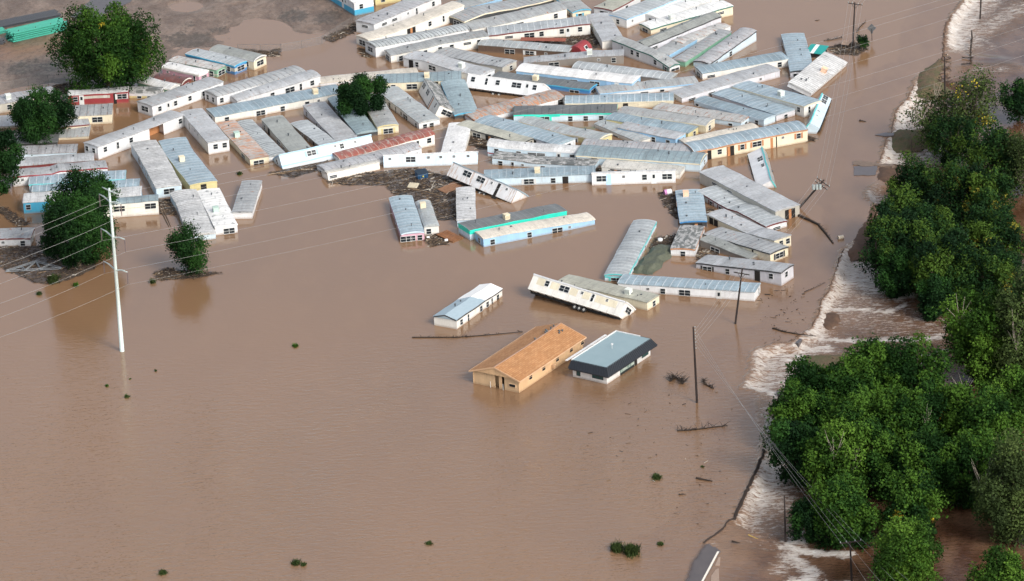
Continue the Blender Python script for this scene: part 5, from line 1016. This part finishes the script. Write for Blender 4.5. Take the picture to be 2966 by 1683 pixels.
# ---------------------------------------------------------------- debris
def grassy():
    m, nt, b = newmat('weedy_soil', (.12, .09, .05), .9); t = NT(nt); g = t.new('ShaderNodeNewGeometry'); n = t.noise(t.mapping(g.outputs['Position'], (.8, .6, 1)), 1.0, 6, .7); f = t.noise(t.mapping(g.outputs['Position'], (4, 3, 1)), 1.0, 4, .7)
    c = t.mix(t.ramp(n, .38, .62), (.13, .085, .05), (.085, .085, .035)); c = t.mix(t.math('MULTIPLY', t.ramp(f, .45, .7), .6), c, (.05, .045, .025)); t.link(c, b.inputs['Base Color']); t.bump(f, 1.0, .2, b); return m
GRASSY = grassy()
SHEEN = None
def sheen():
    m, nt, b = newmat('debris_scum_sheen', (.12, .095, .08), .45); t = NT(nt); geo = t.new('ShaderNodeNewGeometry'); n = t.noise(t.mapping(geo.outputs['Position'], (.6, .45, 1)), 1.0, 6, .7); f = t.noise(t.mapping(geo.outputs['Position'], (3, 2, 1)), 1.0, 4, .7)
    c = t.mix(t.ramp(n, .35, .65), (.105, .088, .080), (.045, .034, .027)); c = t.mix(t.math('MULTIPLY', t.ramp(f, .55, .7), .5), c, (.2, .15, .1)); t.link(c, b.inputs['Base Color']); t.bump(f, .8, .08, b)  # grey reflection of calm water painted in beside the dark scum
    a = t.new('ShaderNodeAttribute'); a.attribute_name = 'edge'; t.link(t.ramp(t.math('ADD', a.outputs['Fac'], t.math('MULTIPLY_ADD', n, 1.2, -.5)), .25, .6), b.inputs['Alpha']); return m
SHEEN = sheen()
WDB = [plain('wood_' + str(i), c, .9, 0, .3) for i, c in enumerate([(.030,.020,.014), (.055,.038,.026), (.11,.075,.048), (.22,.155,.095), (.50,.46,.39)])]
def debris(tile, pts, n, label, seed=1, big=.2, name='debris', scum=True, lmax=2.0, pale=.07):
    P = [at(px(tile, p)) for p in pts]; A = np.array([(p.x, p.y) for p in P]); r = random.Random(seed); lo, hi = A.min(0), A.max(0)
    if scum:
        xs_ = np.arange(lo[0] - 1, hi[0] + 1, .5); ys_ = np.arange(lo[1] - 1, hi[1] + 1, .8); X_, Y_ = np.meshgrid(xs_, ys_); d_, _, _ = seg_dist(X_, Y_, np.concatenate([A, A[:1]])); s_ = np.where(inside(X_, Y_, A), d_, -d_)
        o = grid_mesh('scum', xs_, ys_, np.full(X_.shape, .012 + .003 * (seed % 7)), SHEEN, {'edge': np.clip(s_ / 2.2 + .35, 0, 1)}, keep=s_ > -1.0); tag(o, 'dark floating scum with painted grey sheen: ' + label, 'scum', None, 'stuff')
    mb = MB()
    for i in range(int(n * 1.8)):
        for _ in range(30):
            x, y = r.uniform(lo[0], hi[0]), r.uniform(lo[1], hi[1])
            if inside(np.array([x]), np.array([y]), A)[0]: break
        a = r.uniform(0, math.pi) if r.random() < .5 else r.gauss(.3, .5); ln = r.uniform(.12, lmax) * (r.random() ** 2 + .12); wd = r.uniform(.012, .04) * (1 + 3 * (r.random() < big * .3)); z = r.uniform(.01, .12); tl = r.gauss(0, .12)
        mi = 4 if r.random() < pale * .4 else 3 if r.random() < pale else r.choice((0, 0, 1, 1, 2))
        mb.obox((x, y, z), Vector((math.cos(a) * ln / 2, math.sin(a) * ln / 2, math.sin(tl) * ln / 2)), Vector((-math.sin(a), math.cos(a), 0)) * wd, Vector((0, 0, r.uniform(.012, .05))), mi)
    return tag(mb.build(name, WDB), label, 'debris', None, 'stuff')
debris('V', [(0,560),(420,560),(640,520),(760,560),(1000,700),(1010,800),(700,930),(560,960),(380,950),(0,780)], 900, 'driftwood and rubbish raft around the roof trusses at the left', 1)
debris('V', [(1640,850),(1780,790),(2000,840),(2380,840),(2100,900),(1700,920)], 420, 'floating branch mat under the lone small tree', 2)
debris('V', [(0,120),(60,160),(300,320),(200,360),(0,200)], 160, 'rubbish strip in the brown pool at the left border', 12)
debris('I', [(-300,880),(400,840),(800,800),(1180,900),(1290,1040),(1290,1440),(1000,1440),(700,1180),(500,1130),(430,1010),(0,1010),(-280,990)], 1500, 'large field of splintered wood in front of the toppled white home', 3, pale=.14)
debris('Q', [(1060,1010),(1420,960),(1580,1080),(1480,1200),(1200,1240),(1050,1090)], 260, 'heap of rubbish by the small camper', 4, pale=.25)
debris('J', [(1640,1110),(1860,1090),(1900,1440),(1840,1400),(1720,1220)], 160, 'rubbish against the slate blue roofed home', 5)
debris('M', [(330,390),(600,340),(560,470),(330,560),(200,740)], 240, 'wreckage between the upright home and the tarpaulin', 6)
debris('M', [(820,480),(1080,470),(1120,640),(850,650)], 200, 'torn timber beside the crushed home', 7, pale=.25)
debris('R', [(480,500),(760,440),(900,520),(780,590),(560,570)], 260, 'wreckage at the foot of the far pole', 8)
debris('G', [(1610,600),(1950,560),(1960,660),(1760,680)], 120, 'floating sticks below the far pole', 9, scum=False)
debris('C', [(720,600),(1100,640),(1240,600),(1230,700),(1060,700),(760,640)], 200, 'brushwood along the wire fence', 10)
debris('C', [(1770,480),(2200,260),(2200,380),(1900,520)], 260, 'brush caught in the wire fence corner', 11)
debris('B', [(1640,790),(1800,790),(1850,960),(1700,940)], 150, 'driftwood between the cream clapboard home and the bright ribbed roof', 13)
debris('E', [(0,500),(800,440),(900,600),(560,560),(0,520)], 260, 'rubbish filling the gap behind the dark brown home', 14)
debris('J', [(-560,400),(-380,440),(-440,560),(-600,560)], 140, 'rubbish beside the pure white roof', 15)
debris('D', [(70,590),(230,640),(260,720),(120,700)], 90, 'sticks under the open end of the dark seamed home', 16, scum=False)
debris('A', [(560,900),(860,860),(900,960),(640,1000)], 260, 'dark brushwood under the big cottonwood', 17)
debris('K', [(120,1300),(230,1340),(140,1400)], 60, 'red rubbish under the wavy maroon edge', 18)
debris('R', [(1690,600),(1780,560),(1800,900),(1640,860)], 90, 'sticks around the dark pole by the sparse tree', 19, scum=False)
debris('G', [(1480,250),(1480,260),(1490,255)], 2, 'two floating sticks by the crosswise grey home', 20, scum=False)
debris('J', [(870,800),(960,800),(960,880),(880,880)], 90, 'splinters at the dark open end of the pale blue home', 21, scum=False)
debris('I', [(1460,380),(1700,470),(1640,540),(1450,520)], 130, 'rubbish under the greenish tan roofed home', 22)
debris('E', [(500,400),(850,420),(920,560),(760,560),(640,480)], 200, 'muddy rubbish below the maroon edged home', 23)
debris('K', [(1360,400),(1480,440),(1430,470),(1360,465)], 50, 'small twigs right of the brown edged home', 24, scum=False)
debris('H', [(1100,860),(1700,740),(1850,700),(1720,820),(1400,920)], 160, 'sticks along the foot of the tilted pale blue home', 25)
debris('Y', [(900,300),(2200,300),(2250,1100),(1900,1300),(1200,900)], 45, 'thin sprinkling of sticks on the lower right water', 26, scum=False, lmax=1.2)
debris('T', [(-300,300),(300,200),(250,700),(-200,900)], 40, 'sticks drifting towards the wide rapids', 27, scum=False, lmax=1.2)
# branches, logs and single wrecks
def branch(tile, pts, label, rad=.12, twigs=16, seed=1, spread=1.0, mat=None, name='floating_branch', cat='branch'):
    P = [at(px(tile, p), .08) for p in pts]; o = P[0].copy(); r = random.Random(seed); mb = MB(); mb.tube([p - o for p in P], [rad * (1 - .6 * i / (len(P) - 1)) for i in range(len(P))], 7)
    for i in range(twigs):
        j = r.randrange(len(P) - 1); s = P[j].lerp(P[j+1], r.random()) - o; e = s + Vector((r.uniform(-1, 1), r.uniform(-1, 1), r.uniform(.05, .7))) * spread; mb.tube([s, s.lerp(e, .5) + Vector((0, 0, .1)), e], [.045, .03, .012], 4, cap=False)
    ob = mb.build(name, mat or WDB[0]); ob.location = o; return tag(ob, label, cat, 'driftwood in the open water')
branch('Y', [(1770,575),(1850,572),(1950,560),(2110,540)], 'long forked branch crossing the pole reflection in the lower right water', .14, 34, 1, 1.3)
branch('Y', [(1900,895),(1950,905),(2008,915)], 'short dark log with one fork in the lower right water', .2, 5, 2, .6, name='log', cat='log')
branch('O', [(90,960),(150,900),(230,960),(250,995)], 'tangled root ball left of the tall bare pole', .2, 90, 3, 1.4, name='root_ball', cat='root')
branch('O', [(500,940),(530,1000),(630,1050)], 'curved brushy snag right of the tall bare pole', .12, 50, 4, .8)
branch('N', [(-540,415),(0,415),(400,385),(830,345)], 'thin floating pole line reaching the shingled building', .11, 30, 5, .5, name='floating_log', cat='log')
branch('K', [(1250,1385),(1400,1450),(1500,1500),(1600,1620),(1680,1730)], 'curving dark log boom from the large pale home towards the road', .3, 40, 6, .5, name='log_boom', cat='log')
branch('H', [(1090,880),(1700,790)], 'straight pale plank along the tilted pale blue home', .09, 2, 7, .4, WDB[3], name='plank', cat='plank')
branch('Q', [(700,30),(1000,120),(1340,240)], 'long pale beam lying below the debris field', .12, 2, 8, .4, WDB[2], name='beam', cat='beam')
branch('Q', [(780,40),(1100,110),(1450,210)], 'second long beam parallel above the first one', .12, 2, 9, .4, WDB[3], name='beam', cat='beam')
branch('B', [(1680,870),(1780,1075)], 'left one of two floating poles beside the cream clapboard home', .14, 2, 10, .4, WDB[2], name='plank', cat='plank')
branch('B', [(1710,870),(1800,1075)], 'right one of two floating poles beside the cream clapboard home', .14, 2, 11, .4, WDB[2], name='plank', cat='plank')
branch('R', [(790,340),(820,290),(885,230)], 'bare snag leaning up behind the far pole', .1, 14, 12, .8)
branch('R', [(440,430),(530,420),(640,400)], 'bare branches left of the far pole', .08, 20, 13, .7)
branch('Y', [(1780,1005),(1830,1003)], 'tiny dark stick above the small dark weed', .09, 3, 14, .3)
branch('K', [(2005,210),(2090,222)], 'pair of dark sticks right of the turquoise lying home', .12, 4, 15, .4)
branch('Y', [(2140,1320),(2195,1332)], 'dark log in the shallow water over the road', .16, 3, 16, .3, name='log', cat='log')
branch('R', [(1910,610),(2030,612)], 'horizontal rail of the broken fence at the upper right', .12, 4, 17, .5)
branch('R', [(2010,420),(2000,540),(2005,680)], 'line of broken fence posts in the upper right water', .2, 26, 18, .7)
branch('R', [(1900,680),(2010,675)], 'lower rail of the broken fence at the upper right', .12, 6, 19, .5)
branch('O', [(1360,300),(1480,340),(1640,370),(1900,400)], 'brown drift ridge above the widest rapids', .14, 30, 20, .5)
branch('M', [(2180,1050),(2300,1000),(2440,930)], 'thin drift line near the road edge right of the tilted home', .06, 8, 21, .3)
branch('Y', [(2250,1277),(2315,1305)], 'yellow bar lying in the shallow water', .07, 0, 22, .1, plain('yellow_bar', (.55, .38, .06), .6), name='yellow_bar', cat='bar')
def slab(tile, pts, z, th, mat, label, name, cat, tilt=0):
    P = [at(px(tile, p), z) for p in pts]; o = P[0].copy(); mb = MB(); top = [p - o + Vector((0, 0, tilt * i / len(P))) for i, p in enumerate(P)]; mb.poly(top); bt = [q - Vector((0, 0, th)) for q in top]
    for i in range(len(P)): j = (i + 1) % len(P); mb.quad(top[i], top[j], bt[j], bt[i])
    ob = mb.build(name, mat); ob.location = o; return tag(ob, label, cat)
tag(sheet('asphalt_slab', 'S', [(765,368),(1015,366),(985,464),(758,468)], .10, ASPH, .08, kind=None, th=.3, seed=4), 'dark square slab of broken asphalt beside the upper rapids', 'slab')
tag(sheet('pavement_slab', 'S', [(750,322),(830,318),(950,325),(1050,350),(1140,345),(1250,350),(1130,375),(850,362),(760,355)], .16, plain('silty_pavement', (.16, .12, .095), .8, 0, .4), .2, kind=None, th=.5, seed=5), 'long ragged strip of broken pavement above the dark square slab', 'slab')
mound('earth_block', 'S', [(1000,500),(1020,380),(1190,395),(1200,480),(1130,540),(1010,520)], .3, DIRT, 'brown earth lump right of the dark square slab', seed=3)
slab('S', [(985,38),(1080,15),(1190,20),(1180,45),(1100,52)], .12, .6, ASPH, 'pointed asphalt slab at the head of the middle rapids', 'asphalt_slab', 'slab')
mound('earth_bank', 'S', [(1180,30),(1260,-15),(1400,-10),(1540,-30),(1480,60),(1330,145),(1220,100)], .4, GRASSY, 'grassy earth bank between the two upper cascades', seed=4)
0 and slab('S', [(880,598),(1040,560),(1060,640),(950,640)], .2, .8, ASPH, 'undercut slab over the small white spillway', 'asphalt_slab', 'slab')
mound('earth_bank', 'R', [(1450,790),(1560,700),(1680,620),(1720,700),(1620,900),(1640,960),(1480,960),(1440,880)], .3, GRASSY, 'weedy brown bank beside the second cascade', seed=5)
mound('earth_bank', 'O', [(1850,640),(2150,640),(2160,760),(1950,830),(1870,790)], .0, GRASSY, 'brown broken bank end in the widest rapids', seed=6)
slab('O', [(1640,480),(1700,430),(1725,445),(1680,500)], .1, .9, ASPH, 'tilted dark slab at the start of the bright rapids', 'asphalt_slab', 'slab', .2)
slab('O', [(1405,1080),(1490,1085),(1490,1120),(1430,1125)], .0, .9, ASPH, 'small dark slab just left of the lower cottonwoods', 'asphalt_slab', 'slab')
slab('U', [(340,1500),(345,1400),(395,1330),(425,1320),(430,1455),(430,1600),(330,1600)], .02, .5, CONC, 'pale broken concrete beside the white edge line', 'concrete_piece', 'slab')
slab('U', [(385,1290),(425,1200),(442,1200),(435,1290)], .03, .5, CONC, 'upper pale concrete piece beside the white edge line', 'concrete_piece', 'slab')
mound('rock', 'T', [(450,600),(500,515),(540,520),(505,600),(470,630)], -.45, DIRT, 'dark rock in the foam of the lower rapids', 'rock', .8, 7)
mound('earth_bank', 'S', [(760,1180),(800,1080),(900,930),(960,760),(1010,800),(960,980),(940,1150),(850,1290),(760,1270)], .12, DIRT, 'long ridge of eroded brown soil above the wide rapids', seed=8)
# drift objects
PAL = roofmat((.38, .17, .07), .9, (.16, .06, .02), step=.42, dirt=.3)
def panel(tile, q, z0, z1, mat, label, name, cat):
    A, B_, C_, D2 = [at(px(tile, p), z) for p, z in zip(q, (z0, z0, z1, z1))]; ex = (B_ - A); L = ex.length; ex.normalize(); ey = (D2 - A); ey -= ex * ey.dot(ex); W = ey.length; ey.normalize(); ez = ex.cross(ey); ez = ez if ez.z > 0 else -ez
    M_ = Matrix((ex, ey, ez)).transposed().to_4x4(); M_.translation = A; mb = MB(); mb.box(0, 0, -.08, L, W, 0)
    for k in range(int(L / .42)): mb.box(k * .42 + .1, 0, 0.002, k * .42 + .18, W, .05)
    o = mb.build(name, mat); o.matrix_world = M_; return tag(o, label, cat)
panel('Q', [(1650,1150),(1880,1055),(1690,905),(1415,945)], .1, .5, PAL, 'orange brown slatted roof panel beside the pink walled home', 'wooden_panel', 'panel')
panel('I', [(1170,1112),(1385,1010),(1245,978),(1058,1062)], .1, .4, plain('brown_panel', (.22, .12, .07), .8, 0, .4), 'brown broken roof panel in the debris field', 'wooden_panel', 'panel')
panel('D', [(2080,500),(2640,510),(2480,465),(2040,460)], .8, 1.0, plain('red_brown_roof', (.23, .075, .05), .8, 0, .4), 'flat red brown roof panel behind the dark brown home', 'roof_panel', 'panel')
panel('I', [(680,1035),(800,1045),(825,985),(705,975)], .25, .6, plain('crate_wood', (.5, .45, .34), .8), 'pale wooden pallet in the debris field', 'pallet', 'pallet')
panel('R', [(620,470),(700,480),(735,440),(655,430)], .6, .9, CONC, 'brown sheet of wreckage leaning on the far pole', 'roof_panel', 'panel')
# roof trusses
def truss():
    pts = [(60,832),(380,728),(660,802)]; A, B_, C_ = at(px('V', pts[0]), .15), at(px('V', pts[1]), .3), at(px('V', pts[2]), .15); o = A.copy(); root = empty('roof_truss', o); tag(root, 'stack of grey roof trusses lying on the debris at the left', 'roof truss'); mt = plain('grey_timber', (.20, .22, .24), .8)
    for j in range(2):
        d = Vector((.0, .45 * j, .05 * j)); mb = MB(); a, b, c = A - o + d, B_ - o + d, C_ - o + d
        for p, q in ((a, b), (b, c), (a, c), (b, a.lerp(c, .35)), (b, a.lerp(c, .62)), (a.lerp(b, .5), a.lerp(c, .35)), (b.lerp(c, .5), a.lerp(c, .62))): mb.tube([p, q], .065, 4)
        mb.build('truss_frame', mt, root)
truss()
# skip, barrels, tank
b = at(px('I', (862, 918))); root = empty('dumpster', b, .35); tag(root, 'blue steel dumpster with sloping front in the debris field', 'dumpster'); bl = plain('dumpster_blue', (.02, .08, .18), .5)
mb = MB(); mb.hexa([(-.85,-.55,-.2),(.85,-.55,-.2),(.85,.7,-.2),(-.85,.7,-.2),(-.95,-.8,.95),(.95,-.8,.95),(.95,.75,1.2),(-.95,.75,1.2)]); mb.build('body', bl, root); mb = MB(); mb.hexa([(-1,-.85,.96),(1,-.85,.96),(1,.8,1.22),(-1,.8,1.22),(-1,-.85,1.03),(1,-.85,1.03),(1,.8,1.29),(-1,.8,1.29)]); mb.build('lid', plain('lid_black', (.015, .03, .05), .6), root)
for x in (-.6, 0, .6): mb = MB(); mb.box(x - .05, -.86, .0, x + .05, -.62, .9); mb.build('side_rib', bl, root)
mb = MB(); mb.box(-.15, -.88, .45, .1, -.865, .65); mb.build('sticker', plain('sticker', (.6, .5, .05), .5), root)
def barrel(tile, p, r, l, mat, label, upright=False, mat2=None, name='barrel'):
    o = at(px(tile, p), r * .6); mb = MB(); ax = Vector((0, 0, 1)) if upright else Vector((.95, .3, 0))
    mb.tube([-ax * l / 2, -ax * l * .48, -ax * l * .16], [r * .9, r, r], 14, 0); mb.tube([-ax * l * .16, ax * l * .48, ax * l / 2], [r, r, r * .9], 14, 1 if mat2 else 0)
    ob = mb.build(name, [mat, mat2 or mat], None, True); ob.location = o; return tag(ob, label, 'barrel')
WH = plain('drum_white', (.72, .74, .76), .5); PK = plain('drum_pink', (.50, .22, .45), .5)
barrel('J', (1770, 1098), .5, 1.3, PK, 'pink and white drum floating beside the slate blue roof', mat2=WH)
barrel('Q', (1137, 1055), .2, .5, WH, 'small white drum left of the rubbish heap by the camper'); barrel('Q', (1510, 1110), .22, .55, WH, 'small white drum right of the rubbish heap by the camper')
barrel('S', (620, 1128), .35, .9, plain('drum_cream', (.7, .62, .5), .5), 'cream tank floating at the end of the log boom', name='tank'); barrel('M', (395, 402), .4, .35, WH, 'round white lid floating beside the upright home', True)
barrel('J', (1922, 1240), .62, 1.1, COOL['o'], 'peach round tank beside the slate blue roofed home', True, name='tank')
def tyre(tile, p, label):
    o = at(px(tile, p), .12); mb = MB(); n = 14; R_, r_ = .42, .13; pts = [(R_ * math.cos(6.2832 * i / n), R_ * math.sin(6.2832 * i / n), 0) for i in range(n + 1)]; mb.tube(pts, r_, 8, cap=False); ob = mb.build('tyre', TYRE, None, True); ob.location = o; ob.scale = (1.4, 1.4, 1); tag(ob, label, 'tyre')
tyre('Q', (640, 165), 'black tyre at the lower edge of the debris field'); tyre('H', (1895 + 40, 735), 'black tyre on the lilac grey ribbed roof edge')
branch('I', [(985,1050),(1000,1000),(1030,955)], 'white bare branch standing in the debris field', .09, 4, 31, .5, WDB[4], name='branch')
# teal pipes and dark pipes on the bank
TEAL = plain('pipe_teal', (.06, .36, .27), .5); DKP = plain('pipe_dark', (.06, .065, .075), .4)
def pipes(tile, A_, B_, rows, cols, r, mat, label, group, zbase):
    a, b_ = at(px(tile, A_), zbase), at(px(tile, B_), zbase); ax = (b_ - a); n = Vector((-ax.y, ax.x, 0)).normalized(); n = n if n.y > 0 else -n; mb = MB(); L_ = ax.length; ex = ax.normalized()
    mb.tube([(0, 0, 0), (L_, 0, 0)], r, 10); src = mb.build('pipe', mat, None, True); src.rotation_euler = (0, 0, math.atan2(ex.y, ex.x)); tag(src, label, 'pipe', group); rr = random.Random(9); first = True
    for j in range(rows):
        for i in range(cols):
            o = src if first else src.copy(); 
            if not first: COL.objects.link(o)
            first = False; off = rr.uniform(-.4, .4); o.location = a + n * (i * r * 2.04) + Vector((0, 0, r + j * r * 2.25)) + ex * off
pipes('A', (140, 450), (700, 322), 5, 9, .17, TEAL, 'teal plastic pipe in the stack on the muddy bank', 'stacked teal pipes', .25)
pipes('A', (-150, 395), (60, 350), 2, 9, .17, TEAL, 'teal plastic pipe in the lower stack cut by the left border', 'shorter teal pipes', .25)
pipes('A', (-60, 320), (640, 178), 2, 12, .14, DKP, 'dark grey pipe behind the teal stack', 'dark pipes behind the teal stack', .25)
pipes('A', (-120, 480), (40, 470), 3, 5, .14, DKP, 'dark short pipe at the left border before the teal stack', 'dark short pipes at the border', .25)
for i, (x, y) in enumerate([(385, 385), (545, 350), (205, 420)]):
    b_ = at(px('A', (x, y)), .25); mb = MB(); mb.box(-.05, -.12, 0, .05, 0, 2.0); o = mb.build('stake', WDB[2]); o.location = b_ + Vector((0, -.12, 0)); tag(o, ['middle', 'right', 'left'][i] + ' wooden stake holding the teal pipes', 'stake', 'stakes of the pipe stack')
# red shed, teal roofed shed, tarpaulin
b = at(px('E', (690, 640))); root = empty('red_shed', b, .9); tag(root, 'rounded red shed roof with a small window sticking up behind the dark brown home', 'shed'); rd_ = wallmat(WC['R'])
mb = MB(); n = 10
for k in range(n):
    a0, a1 = math.pi * k / n, math.pi * (k + 1) / n; mb.quad((-1.5, 1.6 * math.cos(a0), 1.5 * math.sin(a0)), (1.5, 1.6 * math.cos(a0), 1.5 * math.sin(a0) + .3), (1.5, 1.6 * math.cos(a1), 1.5 * math.sin(a1) + .3), (-1.5, 1.6 * math.cos(a1), 1.5 * math.sin(a1)))
mb.poly([(1.5, 1.6 * math.cos(math.pi * k / n), 1.5 * math.sin(math.pi * k / n) + .3) for k in range(n + 1)]); mb.poly([(-1.5, 1.6 * math.cos(math.pi * k / n), 1.5 * math.sin(math.pi * k / n)) for k in range(n + 1)]); mb.build('roof', rd_, root)
mb = MB(); mb.obox((0, -1.35, 1.05), (.4, 0, .04), (0, .25, .33), (0, -.05, .03)); mb.build('window', [FRAME], root); mb = MB(); mb.obox((0, -1.40, 1.10), (.28, 0, .03), (0, .16, .22), (0, -.05, .03)); mb.build('pane', GLASS, root)
b = at(px('G', (1480, 690))); root = empty('garden_shed', b, -.5); tag(root, 'teal and white striped shed roof between the kinked roof and the tilted white slab', 'shed')
mb = MB(); mb.box(-1.5, -1.2, -.5, 1.5, 1.2, .9); mb.build('wall', DARKMET, root)
mb = MB()
for i, (x0, x1, m_) in enumerate(((-1.7, -.7, 0), (-.7, .0, 1), (.0, 1.7, 0))): mb.hexa([(x0,-1.4,.85),(x1,-1.4,.85),(x1,1.4,1.5),(x0,1.4,1.5),(x0,-1.4,.95),(x1,-1.4,.95),(x1,1.4,1.62),(x0,1.4,1.62)], m_)
mb.build('roof', [plain('teal_sheet', (.02, .28, .26), .5), WH], root)
def tarp():
    A, B_ = at(px('M', (190, 800)), 0), at(px('M', (480, 500)), 0); ex = B_ - A; L = ex.length; ex.normalize(); root = empty('tarpaulin', A, math.atan2(ex.y, ex.x)); m, nt, b = newmat('tarp_green', (.07, .08, .055), .6); t = NT(nt); o, r, rn = objvec(t); n = t.noise(t.mapping(o, (.6, 1.2, 1)), 1.5, 4, .6); t.link(t.mix(n, (.045, .055, .04), (.11, .12, .08)), b.inputs['Base Color']); t.bump(n, 1.0, .25, b)
    mb = MB(); nx, ny = 14, 8; g = {}
    for i in range(nx + 1):
        for j in range(ny + 1):
            x = -1 + (L + 2) * i / nx; y = -2.0 + 4.2 * j / ny; e = min(1, 2.2 * (1 - abs(2 * j / ny - 1))) * min(1, 5 * min(i / nx, 1 - i / nx) + .1); g[i, j] = (x + .2 * math.sin(j * 2.1), y + .25 * math.sin(i * 1.3), -.05 + e * (.85 + .12 * math.sin(i * 1.7 + j)))
    for i in range(nx):
        for j in range(ny): mb.quad(g[i, j], g[i+1, j], g[i+1, j+1], g[i, j+1])
    mb.build('sheet', m, root, True); tag(root, 'dark green tarpaulin covered mound between the upright home and the small white home', 'tarpaulin')
tarp()
